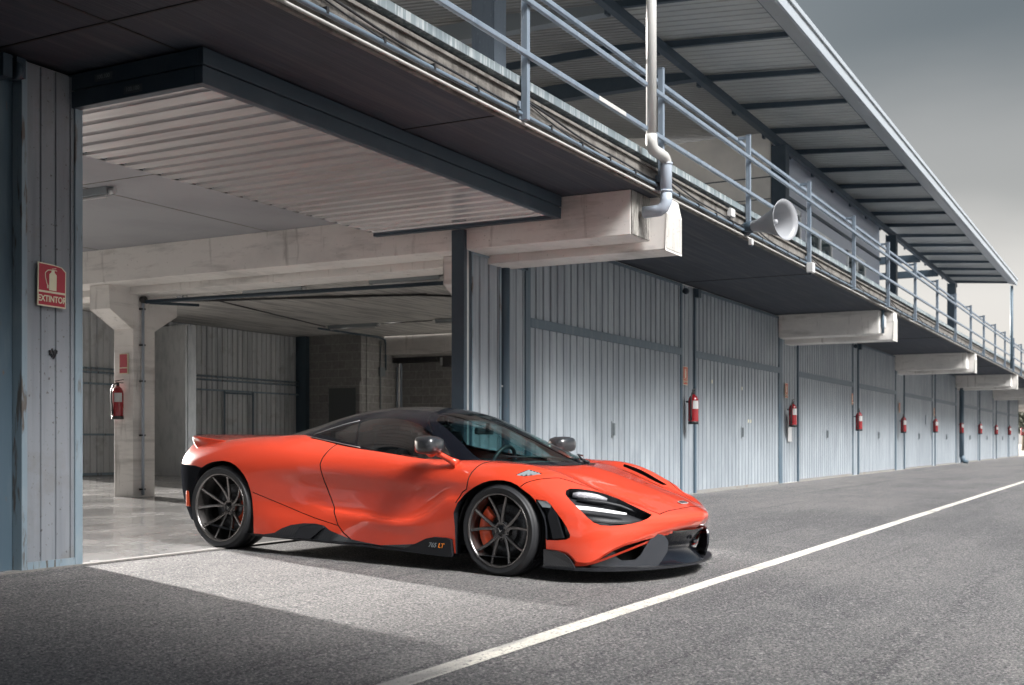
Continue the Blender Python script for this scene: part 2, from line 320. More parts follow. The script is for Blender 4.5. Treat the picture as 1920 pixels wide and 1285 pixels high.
# columns with corbels
for k in (0, 1):
    x = 11.72+k*pitch
    for y, yl in ((12.3, .37), (6.76, .34)):
        x = 11.72+k*pitch+(.14 if y < 10 else 0)
        hf = .0165*(y-YF)
        c = MB(); c.box(x-.02, x+.38, y, y+yl, hf-.02, 2.983)
        for s, x0, tip in ((-1, x-.021, x-.44), (1, x+.381, x+.80)):
            c.prism([(x0, y+.003, 2.42), (tip, y+.003, 2.66), (tip, y+.003, 2.983), (x0, y+.003, 2.983)][::s], (0, yl-.006, 0))
        if k == 0 or y > 10: c.build('column', M['beam'], B, bevel=.008)
# ceilings
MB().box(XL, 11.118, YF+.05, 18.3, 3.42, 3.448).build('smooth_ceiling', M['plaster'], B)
MB().box(12.13, 23.62, YF+.05, 18.3, 3.42, 3.448).build('board_ceiling', M['boards'], B)
cj = MB()
for y in (9.4, 12.3, 15.2): cj.box(XL, 11.1, y, y+.012, 3.417, 3.425)
for x in (8.2, 5.0): cj.box(x, x+.012, 7, 18, 3.4165, 3.4245)
split_build(cj, 'ceiling_joint', M['fascia'], B)
# interior walls of blockwork
z = MB(); z.box(22.72, 22.92, 16.42, 18.3, 0, 3.418); z.box(22.922, 24.3, 16.4, 16.6, 0, 3.418); z.box(24.3, 24.5, 13.9, 16.398, 0, 3.418)
z.build('block_wall', M['block'], B)
MB().box(24.05, 24.295, 7.5, 16.395, 2.93, 3.417).build('ring_beam', M['beam'], B, bevel=.01)
MB().box(24.0, 24.29, 7.5, 16.39, 2.80, 2.925).build('beam_shadow_gap', M['black_plastic'], B)
MB().box(XL, XL+.2, 7, 18.3, 0, 3.42).build('end_wall', M['plaster'], B)
d = MB().mat(M['block']).box(22.66, 22.715, 16.42, 17.48, 0.15, 2.29).mat(M['interior_door']).box(22.62, 22.66, 16.52, 17.30, .17, 2.14)
dd = d.build('inner_door', None, B, bevel=.004)
h = MB().box(22.57, 22.615, 16.47, 16.55, 1.25, 1.42); o = h.build('door_closer', M['galv'], dd); 
# rear wall: ribbed doors seen from inside
YR = 18.2
def rear_door(x0, x1, wicket):
    d = MB(); d.mat(M['door_old'])
    d.corr((x0+.05, YR, .2), (1, 0, 0), (0, 0, 1), (0, -1, 0), x1-x0-.1, 3.2, pitch=.165, groove=.035, depth=.028)
    p = d.build('rear_door', None, B)
    r = MB(); r.tube([(x0, YR-.05, 2.30), (x1, YR-.05, 2.30)], .022, 6); r.tube([(x0, YR-.05, 2.22), (x1, YR-.05, 2.22)], .022, 6)
    r.box(x0, x1, YR-.06, YR-.03, 1.98, 2.02); r.box(x0, x1, YR-.06, YR-.03, .98, 1.02); r.box(x0, x1, YR-.06, YR-.03, .2, .25)
    split_build(r, 'crossbar', M['frame_pale'], p)
    if wicket:
        w_ = MB(); a, b_ = wicket
        for xa, xb, za, zb in ((a, a+.05, .25, 2.0), (b_-.05, b_, .25, 2.0), (a, b_, 1.93, 1.97)): w_.box(xa, xb, YR-.075, YR-.062, za, zb)
        w_.build('wicket_frame', M['frame'], p)
rear_door(18.25, 22.55, (19.9, 20.9)); rear_door(15.35, 17.6, None)
r = MB(); r.box(22.56, 22.71, YR-.25, YR+.05, .15, 3.417); r.build('rear_jamb', M['frame'], B, bevel=.004)
r = MB(); r.box(17.62, 17.85, YR-1.2, YR-.9, .15, 3.2); r.box(18.02, 18.23, YR-.55, YR-.35, .15, 3.3); r.box(17.55, 17.6, YR-1.2, YR, .15, 3.2); split_build(r, 'galvanised_jamb', M['galv'], B)
MB().box(15.3, 24, 18.3, 18.4, -.1, 3.42).box(XL, 4.6, 18.3, 18.4, -.1, 3.42).build('rear_wall', M['plaster'], B)

# front doors and jambs
def front_door(x0, x1, far):
    y = YF
    d = MB(); d.mat(M['door'])
    fr = .07
    d.corr((x0+fr, y, .045), (1, 0, 0), (0, 0, 1), (0, -1, 0), x1-x0-2*fr, 2.22, pitch=.2, groove=.042, depth=.03, off=.03)
    root = d.build('garage_door', None, B)
    MB().corr((x0+fr, y, 2.375), (1, 0, 0), (0, 0, 1), (0, -1, 0), x1-x0-2*fr, 1.0, pitch=.2, groove=.055, depth=.035).build('upper_panel', M['door'], root)
    r = MB().mat(M['frame'])
    r.box(x0, x0+fr, y-.02, y+.05, .0, ZS-.03); r.box(x1-fr, x1, y-.02, y+.05, .0, ZS-.03)
    r.box(x0+fr, x1-fr, y-.012, y+.05, ZS-.075, ZS-.03)
    r.build('door_frame', None, root, bevel=0 if far else .004)
    MB().box(x0+fr, x1-fr, y-.022, y+.05, 2.262, 2.378).build('mid_rail', M['frame'], root, bevel=0 if far else .004)
    MB().box(x0+fr, x1-fr, y-.006, y+.04, .0, .05).build('rusty_sill', M['rust'], root)
    MB().box(x0+2.56, x0+2.60, y-.05, y-.004, .95, 1.12).box(x0+2.545, x0+2.615, y-.012, y-.003, .92, 1.15).build('handle', M['steel_grey'], root)
    # hinges / pulley brackets at the top corners
    q = MB(); q.box(x0-.03, x0+.1, y-.09, y-.022, 3.26, 3.40); q.lathe([(.0, -.03), (.05, -.03), (.05, .03), (0, .03)], (x1+.02, y-.07, 3.30), (1, 0, 0), 14)
    split_build(q, 'pulley', M['steel_dark'], root)
    return root
def jamb(x0, x1, sheet=True, m='door'):
    if sheet and x1-x0 > .2:
        MB().corr((x0, YF+.015, .0), (1, 0, 0), (0, 0, 1), (0, -1, 0), x1-x0, ZS-.03, pitch=.2, groove=.04, depth=.025).build('jamb_sheet', M[m], B)
    else: MB().box(x0, x1, YF+.005, YF+.1, 0, ZS-.03).build('jamb_sheet', M[m], B)
MB().box(12.5, 24.2, YF+.056, YF+.064, .0, 3.41).build('inner_lining', M['door_old'], B)
doors = []
x = 12.62
for k in range(5):
    o = k*pitch
    doors.append((12.62+o, 18.0+o, k)); doors.append((18.6+o, 23.72+o, k))
for x0, x1, k in doors:
    if x0 < 72: front_door(x0, x1, k > 0)
for k in range(5):
    o = k*pitch; jamb(18.0+o, 18.6+o)
    if k < 4: jamb(23.72+o, 23.98+o, False, 'frame'); jamb(23.98+o, 25.15+o)
jamb(-7, -.2); front_door(-.1, 4.78, False)
# jambs of the open bay: left post
lp = MB().mat(M['post_shaded'])
lp.corr((5.36, YF-.02, .03), (1, 0, 0), (0, 0, 1), (0, -1, 0), .40, 3.385, pitch=.125, groove=.016, depth=.012, edge=.004)
lpo = lp.build('left_jamb_sheet', None, B)
q = MB(); q.box(5.76, 5.825, YF-.035, YF+.09, .0, 3.42); q.build('jamb_edge', M['frame_pale'], lpo, bevel=.004)
q = MB(); q.box(5.315, 5.36, YF-.035, YF+.06, .0, 3.42); q.build('jamb_edge', M['frame_pale'], lpo, bevel=.004)
q = MB(); q.box(5.36, 5.76, YF-.03, YF-.005, .0, .05); q.build('jamb_foot', M['frame_pale'], lpo)
q = MB(); q.box(5.12, 5.75, YF+.062, YF+.16, -.02, ZS-.01); q.build('jamb_recess', M['frame'], B)
q = MB(); q.box(4.74, 5.115, YF+.055, YF+.2, -.02, ZS-.01); q.build('jamb_recess', M['frame'], B, bevel=.004)
q = MB().box(5.12, 5.19, YF-.10, YF+.08, 3.25, 3.40).lathe([(0, -.02), (.06, -.02), (.06, .02), (0, .02)], (5.25, YF-.06, 3.32), (1, 0, 0), 16).box(5.24, 5.31, YF-.08, YF+.05, 3.28, 3.41)
q.build('pulley_bracket', M['steel_dark'], lpo)
q = MB()
rr = random.Random(3)
for i in range(7):
    a = 2*math.pi*i/7; q.tube([(5.575, YF-.024, 1.475), (5.575+math.cos(a)*.035, YF-.028, 1.475+math.sin(a)*.03)], .006, 5)
q.tube([(5.545, YF-.03, 1.49), (5.575, YF-.035, 1.44), (5.605, YF-.03, 1.49)], .008, 6)
q.build('lock_hole', M['black_plastic'], lpo)
# right jamb of the open bay
q = MB(); q.box(11.06, 11.13, YF-.04, YF+.12, 0, 3.2); q.box(11.175, 11.255, YF-.02, YF+.1, 0, 3.2); split_build(q, 'gate_track', M['steel_dark'], B, .004)
MB().box(11.132, 11.173, YF-.035, YF-.01, 0, 3.2).build('gate_track', M['galv'], B)
rj = MB().corr((11.28, YF-.015, 0), (1, 0, 0), (0, 0, 1), (0, -1, 0), .62, 2.96, pitch=.21, groove=.045, depth=.03, off=.02).build('right_jamb_sheet', M['door'], B)
q = MB(); q.box(11.255, 11.28, YF-.03, YF+.05, 0, 2.98); q.box(11.90, 11.93, YF-.03, YF+.05, 0, 2.98); q.box(11.28, 11.90, YF-.028, YF+.02, 2.96, 2.98); q.build('jamb_edge', M['frame_pale'], rj)
MB().box(11.93, 12.62, YF+.06, YF+.2, 0, 2.98).build('jamb_recess', M['frame'], B)
q = MB().corr((12.17, YF-.01, 0), (1, 0, 0), (0, 0, 1), (0, -1, 0), .37, 2.93, pitch=.17, groove=.03, depth=.02).build('right_jamb_sheet', M['door'], B)
MB().box(12.54, 12.60, YF-.03, YF+.05, 0, 2.94).box(12.17, 12.54, YF-.025, YF+.02, 2.93, 2.95).build('jamb_edge', M['frame'], q)

# tilted-up door over the opening
TX0, TX1, TY0, TY1, TZ = 5.76, 11.02, 5.43, 7.76, 3.20
td = MB().mat(M['tilt'])
n_r = 24; wd = (TX1-TX0-.1)/n_r
td.corr((TX0+.05, TY0+.05, TZ+.035), (1, 0, 0), (0, 1, 0), (0, 0, -1), TX1-TX0-.1, TY1-TY0-.06, pitch=wd, groove=.078, depth=.065, off=.04, edge=.022)
tdo = td.build('tilted_door', None, B, label='garage door tilted up flat under the overhang, its pale ribbed sheet facing down')
fr = MB().mat(M['steel_dark'])
fr.box(TX0-.02, TX1+.02, TY0-.02, TY0+.05, TZ, TZ+.115); fr.box(TX0-.02, TX1+.02, TY0-.025, TY0+.03, TZ+.125, TZ+.235)
fr.box(TX0-.02, TX0+.05, TY0+.05, TY1, TZ, TZ+.115); fr.box(TX0-.02, TX0+.05, TY0+.03, TY1-.5, TZ+.125, TZ+.235)
fr.box(TX1-.05, TX1+.02, TY0+.05, TY1, TZ, TZ+.1)
fr.box(TX0+.05, TX1-.05, TY1-.04, TY1, TZ+.05, TZ+.09)
fr.build('door_frame', None, tdo, bevel=.004)
MB().box(TX0, TX1, TY0, TY1, TZ+.115, TZ+.125).build('backing_sheet', M['steel_dark'], tdo)
q = MB()
for i in range(n_r): x_ = TX0+.05+wd*(i+1)-.06; q.prism([(x_-.03, TY1+.002, TZ+.045), (x_+.035, TY1+.002, TZ+.045), (x_+.02, TY1+.002, TZ+.09), (x_-.01, TY1+.002, TZ+.09)], (0, .03, 0))
split_build(q, 'rib_end', M['black_plastic'], tdo)
for i, (yy, zz) in enumerate(((6.75-.05, TZ+.05), (6.30, TZ+.175))):
    lab = MB().box(TX0-.0235, TX0-.0205, 5.95+.28*i, 6.12+.28*i, zz-.025, zz+.025); lab.build('stencil_plate', mat('stencil_grey%d' % i, (.07, .085, .10), .6), tdo)
    text_obj('stencil', '100.100', .04, M['steel_grey'], Matrix.Translation((TX0-.0265, 6.035+.28*i, zz)) @ Matrix.Rotation(R(-90), 4, 'Z') @ Matrix.Rotation(R(90), 4, 'X'), tdo)
# ------------------------------------------------------------------ railing on the balcony
RL = thing('balcony_railing', (8.4, 4.45, 3.47), 'pale blue tube railing along the edge of the balcony', 'railing')
px_ = [8.42+3.02*k for k in range(-4, 27)]
for x in px_:
    p = MB(); p.box(x-.026, x+.026, 4.42, 4.478, 3.475, 4.735); p.box(x-.03, x+.03, 4.416, 4.482, 4.735, 4.745)
    p.box(x-.02, x+.02, 4.478, 4.58, 4.69, 4.73); p.box(x-.045, x+.045, 4.479, 4.503, 3.48, 3.63)
    po = p.build('post', M['rail'], RL, bevel=.004 if x < 30 else 0)
for y, z_, nm in ((4.40, 3.985, 'lower'), (4.40, 4.425, 'mid'), (4.60, 4.70, 'top')):
    MB().box(XL, XR-.5, y-.02, y+.02, z_-.022, z_+.022).build('rail', M['rail'], RL, bevel=.006)
MB().box(9.72, 10.34, 4.377, 4.379, 3.966, 4.004).build('paint_patch', M['pvc_white'], RL)

# conduits and hanging cables on the slab edge
def wavy(x0, x1, y, z_, amp, step, sd):
    rr = random.Random(sd); pts = []; x = x0
    while x < x1: pts.append((x, y+rr.uniform(-.004, .004), z_+rr.uniform(-amp, amp))); x += step
    pts.append((x1, y, z_)); return pts
c1 = MB().tube([(XL, 4.487, 3.462), (XR-1, 4.487, 3.462)], .013, 8); tag(c1.build('white_conduit', M['conduit_white']), 'thin pale conduit running along the bottom edge of the balcony', 'conduit')
c2 = MB().tube(wavy(XL, 60, 4.478, 3.522, .004, 1.4, 2), .018, 8); c2o = tag(c2.build('blue_conduit', M['conduit']), 'dark blue conduit clipped to the stained concrete edge', 'conduit')
cl = MB(); x = -1.0
while x < 40:
    cl.box(x-.012, x+.012, 4.455, 4.50, 3.515, 3.553); x += .62
split_build(cl, 'clip', M['black_plastic'], c2o)
def hanging(x0, x1, z0, z1, sag, r=.009, y=4.48):
    pts = [(x0+(x1-x0)*i/12, y-.01*math.sin(i), z0+(z1-z0)*i/12-sag*4*(i/12)*(1-i/12)) for i in range(13)]
    return MB().tube(pts, r, 6).build('hanging_cable', M['cable'])
spans = [(2.4, 5.38), (5.42, 8.38), (8.46, 11.37), (11.5, 14.4), (14.46, 17.44), (17.52, 20.46), (20.54, 23.5), (23.6, 26.5), (26.6, 29.5)]
for i, (a, b_) in enumerate(spans):
    lab = 'black cable sagging on the slab edge, '+('left of the first railing post', 'over the tilted-up door to the first post', 'between the first railing post and the grey downpipe', 'between the downpipe and the horn loudspeaker', 'just beyond the horn loudspeaker', 'before the second pair of beams', 'above the second pair of beams', 'past the second pair of beams', 'farthest along')[i]
    o = hanging(a, b_, 3.66, 3.575, .035 if i < 4 else .06); tag(o, lab, 'cable', 'cables along the balcony edge')
    o2 = MB().tube([(a+(b_-a)*j/10, 4.47, 3.645-.09*j/10-(.075+.01*i)*4*(j/10)*(1-j/10)) for j in range(11)], .006, 6).build('strand', M['cable']); par(o2, o)

# downpipe
dp = MB().mat(M['pvc_white']).tube([(10.94, 4.36, 6.5), (10.94, 4.36, 3.87)], .052, 18)
dpo = tag(dp.build('downpipe', None), 'white plastic downpipe with grey elbow turning in above the beam ends', 'drainpipe')
MB().tube([(10.94, 4.36, 3.93), (10.94, 4.36, 3.86), (10.955, 4.36, 3.815), (11.0, 4.36, 3.79), (11.1, 4.36, 3.785), (11.2, 4.36, 3.785), (11.29, 4.36, 3.78), (11.335, 4.36, 3.75), (11.35, 4.36, 3.70)], .058, 18).build('white_elbow', M['pvc_white'], dpo)
MB().tube([(11.35, 4.36, 3.735), (11.35, 4.36, 3.70), (11.35, 4.36, 3.36)], [.063, .06, .058], 18).build('grey_pipe', M['pvc'], dpo)
MB().tube([(11.35, 4.36, 3.42), (11.35, 4.36, 3.33), (11.335, 4.385, 3.27), (11.335, 4.43, 3.245), (11.335, 4.60, 3.24)], .061, 18).build('grey_elbow', M['pvc'], dpo)
for z_ in (3.71, 3.43): MB().tube([(11.35, 4.36, z_), (11.35, 4.36, z_+.02)], .066, 18).build('collar', M['pvc'], dpo)
# dark pipe beside the right jamb + far one
o = tag(MB().tube([(12.03, YF-.02, 0.02), (12.03, YF-.02, 2.9)], .06, 14).build('drainpipe', M['frame']), 'dark blue drainpipe between the two narrow ribbed panels right of the open garage', 'drainpipe')
MB().box(11.93, 12.14, YF-.03, YF-.01, 1.50, 1.52).build('strap', M['galv'], o)
o = tag(MB().tube([(50.2-.9, 6.5, .25), (50.2-.9, 6.5, 3.0)], .09, 10).tube([(49.3, 6.5, .3), (49.3, 6.45, .1), (49.9, 6.4, .05)], .09, 10).build('drainpipe', M['frame']), 'far dark blue drainpipe kinking out at its foot beside a garage door', 'drainpipe')

# horn loudspeaker
hc = Vector((14.38, 4.36, 3.565)); ax = Vector((-.36, -.93, .03)).normalized()
hl = thing('horn_loudspeaker', tuple(hc), 'grey horn loudspeaker bolted to the railing post above the beams', 'loudspeaker')
prof = [(.07, .0), (.075, .05), (.10, .16), (.15, .30), (.205, .42), (.245, .48), (.255, .49), (.25, .495), (.20, .43), (.145, .31), (.09, .17), (.05, .10), (0, .10)]
MB().lathe(prof, hc, ax, 40).build('horn_bell', M['horn'], hl)
MB().lathe([(0, .1), (.03, .1), (.032, .34), (.028, .36), (0, .36)], hc, ax, 18).build('inner_horn', M['horn'], hl)
MB().lathe([(0, -.14), (.06, -.14), (.075, -.10), (.075, 0), (.05, .02), (0, .02)], hc, ax, 20).box(hc.x-.04, hc.x+.04, hc.y-.02, hc.y+.15, 3.50, 3.60).build('driver', M['steel_dark'], hl)
tag(MB().box(13.75, 13.90, 4.44, 4.50, 3.60, 3.70).build('junction_box', M['ext_label'], bevel=.006), 'small white box on the slab edge left of the horn loudspeaker', 'junction box')
for (x, y, z_, lab) in ((14.55, 4.45, 3.40, 'tiny white flood sensor hanging under the slab edge below the horn loudspeaker'), (17.42, 4.42, 3.44, 'white floodlight box at the foot of the third railing post')):
    r = thing('security_light', (x, y, z_), lab, 'light'); s = 1.0 if x > 17 else .55
    MB().box(x-.07*s, x+.07*s, y-.06*s, y+.04*s, z_-.07*s, z_+.08*s).build('housing', M['ext_label'], r, bevel=.01); MB().box(x-.02, x+.02, y-.02, y+.02, z_-.1*s, z_-.07*s).build('bracket', M['steel_dark'], r)
r = thing('switch_box', (23.66, 4.60, 3.2), 'white switch box with conduit strapped to the end of the second beam pair', 'switch box')
MB().box(23.80, 24.05, 4.585, 4.64, 3.12, 3.36).build('housing', M['ext_label'], r, bevel=.01); MB().tube([(23.78, 4.60, 3.5), (23.78, 4.60, 3.0)], .03, 8).build('conduit', M['frame'], r)
MB().box(23.76, 23.95, 4.60, 4.64, 2.99, 3.10).build('lower_box', M['ext_label'], r, bevel=.01)
# ------------------------------------------------------------------ roof canopy over the terrace
RC = thing('terrace_roof', (16, 5, 3.8), 'large ribbed metal canopy roof on steel columns above the balcony', 'roof')
RX0, RX1 = -12, 45.9
def rz(y): return 6.66+.085*(y-4.45)
sh = MB()
so = MB().corr((RX0, 4.40, rz(4.40)), (1, 0, 0), (0, 1, .085), (0, .085, -1), RX1-RX0, 1.95, pitch=.20, groove=.05, depth=.03, edge=.015).build('roof_sheet', M['roofsheet_outer'], RC)
sh.corr((RX0, 6.36, rz(6.36)), (1, 0, 0), (0, 1, .085), (0, .085, -1), 26.0-RX0, 9.0, pitch=.12, groove=.05, depth=.02, edge=.008)
sh.corr((26.0, 6.36, rz(6.36)), (1, 0, 0), (0, 1, .085), (0, .085, -1), 7.5, 5.0, pitch=.12, groove=.05, depth=.02, edge=.008)
sh.build('roof_sheet', M['roofsheet'], RC)
MB().box(RX0, RX1, 4.3, 4.4, 6.80, 6.82).prism([(RX0, 4.25, 6.74), (RX0, 6.36, 6.90), (RX0, 6.36, 6.92), (RX0, 4.25, 6.76)], (RX1-RX0, 0, 0)).prism([(RX0, 6.37, 6.90), (RX0, 15.3, 7.66), (RX0, 15.3, 7.68), (RX0, 6.37, 6.92)], (33.5-RX0, 0, 0)).build('roof_deck', M['steel_grey'], RC)
# underside lining panels with joints, then gutter
x = RX0
while x < RX1-.1:
    x1 = min(x+1.83, RX1)
    b = MB(); b.prism([(x+.004, 4.45, 6.585), (x+.004, 4.22, 6.515), (x+.004, 4.20, 6.53), (x+.004, 4.43, 6.62)], (x1-x-.008, 0, 0)); b.build('edge_panel', M['gutter'], RC); x = x1
MB().box(RX0, RX1, 4.16, 4.20, 6.50, 6.72).box(RX0, RX1, 4.13, 4.16, 6.66, 6.735).build('gutter', M['pvc_white'] if 0 else mat('gutter_face', (.34, .37, .40), .4), RC, bevel=.006)
MB().box(RX0, RX1, 4.42, 4.46, 6.585, 6.70).build('edge_beam', M['steel_dark'], RC)
k = 16.35-1.83*15
while k < RX1:
    if k > RX0:
        b = MB(); b.prism([(k-.035, 4.46, 6.565), (k-.035, 6.42, 6.70), (k-.035, 6.42, 6.80), (k-.035, 4.46, 6.63)], (.07, 0, 0)); b.box(k-.06, k+.06, 6.40, 6.44, 6.62, 6.80)
        b.build('rafter', M['steel_dark'], RC)
    k += 1.83
MB().box(RX0, RX1, 6.20, 6.30, 6.56, 6.69).build('long_beam', M['steel_dark'], RC)
for x in (7.5, 11.1, 14.75, 18.1): MB().box(x-.09, x+.09, 6.45, 15.2, 6.72, 6.98).build('cross_beam', M['steel_dark'] if x > 16 else M['steel_grey'], RC)
for x in (9.3, 12.9, 16.4): MB().box(x-.02, x+.02, 6.45, 15.2, 6.78, 6.90).build('purlin', M['steel_dark'], RC)
for x in (38.4, 42.0): MB().box(x-.1, x+.1, 6.3, 9.5, 6.5, 6.72).build('cross_beam', M['steel_dark'], RC)
for x in (-1.2, 11.0, 22.4, 33.6, 44.9):
    c = MB(); h_ = .13; 
    c.box(x-h_, x+h_, 6.12, 6.14, 3.7, 6.56); c.box(x-h_, x+h_, 6.38, 6.40, 3.7, 6.60); c.box(x-.008, x+.008, 6.14, 6.38, 3.7, 6.58)
    if x < 20: c.box(x-h_-.002, x-h_+.006, 6.141, 6.379, 3.7, 6.57)
    else: c.box(x-h_, x-h_+.01, 6.141, 6.379, 3.7, 6.57)
    c.build('roof_column', M['rail'] if x < 20 else M['steel_dark'], RC)
tag(MB().tube([(45.9, 4.35, 3.5), (45.9, 4.35, 6.5)], .055, 10).build('end_pole', M['frame']), 'tall thin blue pole holding the far corner of the roof', 'pole')
# room on the terrace
RM = thing('terrace_room', (22.5, 6.6, 3.8), 'cream walled room with white framed windows on the terrace under the roof', 'room')
w_ = MB(); w_.box(22.3, 22.42, 6.42, 8.9, 3.7, 6.85); w_.box(22.3, 22.42, 8.9, 15.0, 5.6, 7.4); w_.box(22.3, 22.42, 10.2, 15.0, 3.7, 5.6)
w_.build('side_wall', M['white_wall'], RM)
j = MB(); j.box(22.29, 22.3, 6.42, 15, 5.98, 6.0); j.box(22.29, 22.3, 6.42, 15, 5.555, 5.57); split_build(j, 'panel_joint', M['steel_dark'], RM)
w1 = MB(); w1.box(22.27, 22.30, 6.85, 6.93, 4.6, 5.5); w1.box(22.27, 22.30, 8.6, 8.7, 4.6, 5.5); w1.box(22.27, 22.30, 6.85, 8.7, 5.42, 5.5); w1.box(22.27, 22.3, 6.85, 8.7, 4.95, 5.0)
w1o = w1.build('window_frame', M['steel_grey'], RM)
MB().box(22.28, 22.29, 6.93, 8.6, 5.0, 5.42).build('pane', M['skyglass'], w1o); MB().box(22.28, 22.29, 6.93, 8.6, 4.6, 4.95).build('pane', M['darkglass'], w1o)
MB().box(22.42, 33.4, 6.55, 6.65, 3.7, 6.9).build('front_wall', M['blue_wall'], RM)
MB().box(22.42, 33.4, 6.50, 6.55, 5.86, 5.92).build('wall_trim', M['steel_dark'], RM)
MB().box(33.3, 33.4, 6.66, 11.3, 3.7, 6.95).build('far_wall', M['blue_wall'], RM)
def win(x0, x1, z0, z1, mid, top=True, glass='darkglass'):
    f = MB(); f.box(x0, x0+.1, 6.50, 6.56, z0, z1); f.box(x1-.1, x1, 6.50, 6.56, z0, z1); f.box(x0, x1, 6.50, 6.56, z1-.1, z1); f.box(x0, x1, 6.50, 6.56, z0, z0+.08)
    if mid: xm = (x0+x1)/2; f.box(xm-.07, xm+.07, 6.495, 6.56, z0, z1)
    fo = f.build('window_frame', M['winframe'], RM)
    MB().box(x0+.1, x1-.1, 6.53, 6.545, z0+.08, z1-.1).build('pane', M[glass], fo)
    MB().box(x0+.1, x1-.1, 6.522, 6.528, z0+.70, z0+1.12).build('blind', M['skyglass'], fo) if top else None
    MB().box(x0-.05, x0-.01, 6.47, 6.52, z0+.9, z0+1.15).box(x1+.01, x1+.05, 6.47, 6.52, z0+.9, z0+1.15).build('hinge', M['black_plastic'], fo)
win(22.6, 24.9, 3.9, 5.75, False, False); win(25.4, 27.7, 3.9, 5.58, True); win(29.3, 31.4, 3.9, 5.58, True)

# ------------------------------------------------------------------ signs and extinguishers
def ext_pictogram(o, wid, hei, root, cream, thick=.002):
    """white extinguisher with hose, drawn in flat raised pieces; o = sign centre lower left corner on the facade"""
    x0, y, z0 = o; b = MB()
    cx = x0+wid*.52; bw = wid*.13; zb = z0+hei*.38; zt = z0+hei*.80
    pts = [(cx-bw, zb), (cx+bw, zb), (cx+bw, zt-bw*.5), (cx+bw*.45, zt), (cx+bw*.4, zt+hei*.045), (cx-bw*.4, zt+hei*.045), (cx-bw*.45, zt), (cx-bw, zt-bw*.5)]
    b.prism([(px, y, pz) for px, pz in pts], (0, -thick, 0))
    b.box(cx-bw*.2, cx+wid*.14, y-thick, y, zt+hei*.045, zt+hei*.06)
    b.prism([(cx-bw*.3, y, zt+hei*.07), (cx+wid*.11, y, zt+hei*.095), (cx+wid*.11, y, zt+hei*.11), (cx-bw*.3, y, zt+hei*.085)], (0, -thick, 0))
    hose = [(cx-bw*.3, zt+hei*.055), (cx-wid*.18, zt+hei*.04), (cx-wid*.27, zt-hei*.03), (cx-wid*.26, zt-hei*.14), (cx-wid*.21, zt-hei*.27), (cx-wid*.17, zb+hei*.10)]
    for (a, c), (d, e_) in zip(hose, hose[1:]):
        t = Vector((d-a, e_-c)); nn = Vector((-t.y, t.x)).normalized()*wid*.011
        b.prism([(a-nn.x, y, c-nn.y), (d-nn.x, y, e_-nn.y), (d+nn.x, y, e_+nn.y), (a+nn.x, y, c+nn.y)], (0, -thick, 0))
    b.box(cx-wid*.20, cx-wid*.155, y-thick, y, zb+hei*.04, zb+hei*.12)
    b.build('pictogram', cream, root)
def ext_sign(x0, y, z0, wid, hei, label, red, cream, big=False, group=None, tilt=0):
    r = thing('extinguisher_sign', (x0+wid/2, y, z0+hei/2), label, 'sign', group)
    P = [(x0, z0), (x0+wid, z0), (x0+wid, z0+hei*.86), (x0+wid*.84, z0+hei*.955), (x0+wid*.55, z0+hei*.985), (x0, z0+hei)] if big else [(x0, z0), (x0+wid, z0), (x0+wid, z0+hei), (x0, z0+hei)]
    MB().prism([(a, y, c) for a, c in P], (0, -.006, 0)).build('plate', cream, r)
    m = wid*.035; y1 = y-.0065
    Q = [(x0+m, z0+hei*.36), (x0+wid-m, z0+hei*.36), (x0+wid-m, z0+hei*.84), (x0+wid*.82, z0+hei*.935), (x0+wid*.55, z0+hei*.962), (x0+m, z0+hei*.972)] if big else [(x0+m, z0+hei*.34), (x0+wid-m, z0+hei*.34), (x0+wid-m, z0+hei*.975), (x0+m, z0+hei*.975)]
    MB().prism([(a, y1, c) for a, c in Q], (0, -.001, 0)).build('red_field', red, r)
    MB().box(x0+m, x0+wid-m, y1-.001, y1, z0+hei*.03, z0+hei*.315).build('red_field', red, r)
    ext_pictogram((x0, y1-.0015, z0), wid, hei, r, cream, .001)
    text_obj('lettering', 'EXTINTOR', wid*.255, cream, Matrix.Translation((x0+wid/2, y1-.003, z0+hei*.172)) @ Matrix.Rotation(R(90), 4, 'X') @ Matrix.Diagonal((.80, 1.0, 1, 1)), r, bold=True)
    if tilt:
        for c in r.children: pass
        r.rotation_euler = (0, R(tilt), 0)
    return r
ext_sign(5.425, YF-.05, 1.785, .235, .295, 'red EXTINTOR sign with a chipped corner on the old ribbed panel at far left', M['sign_red'], M['sign_cream'], big=True, tilt=1.0)
names = ['nearest', 'second', 'third', 'fourth', 'fifth', 'sixth', 'seventh', 'eighth', 'ninth', 'tenth']
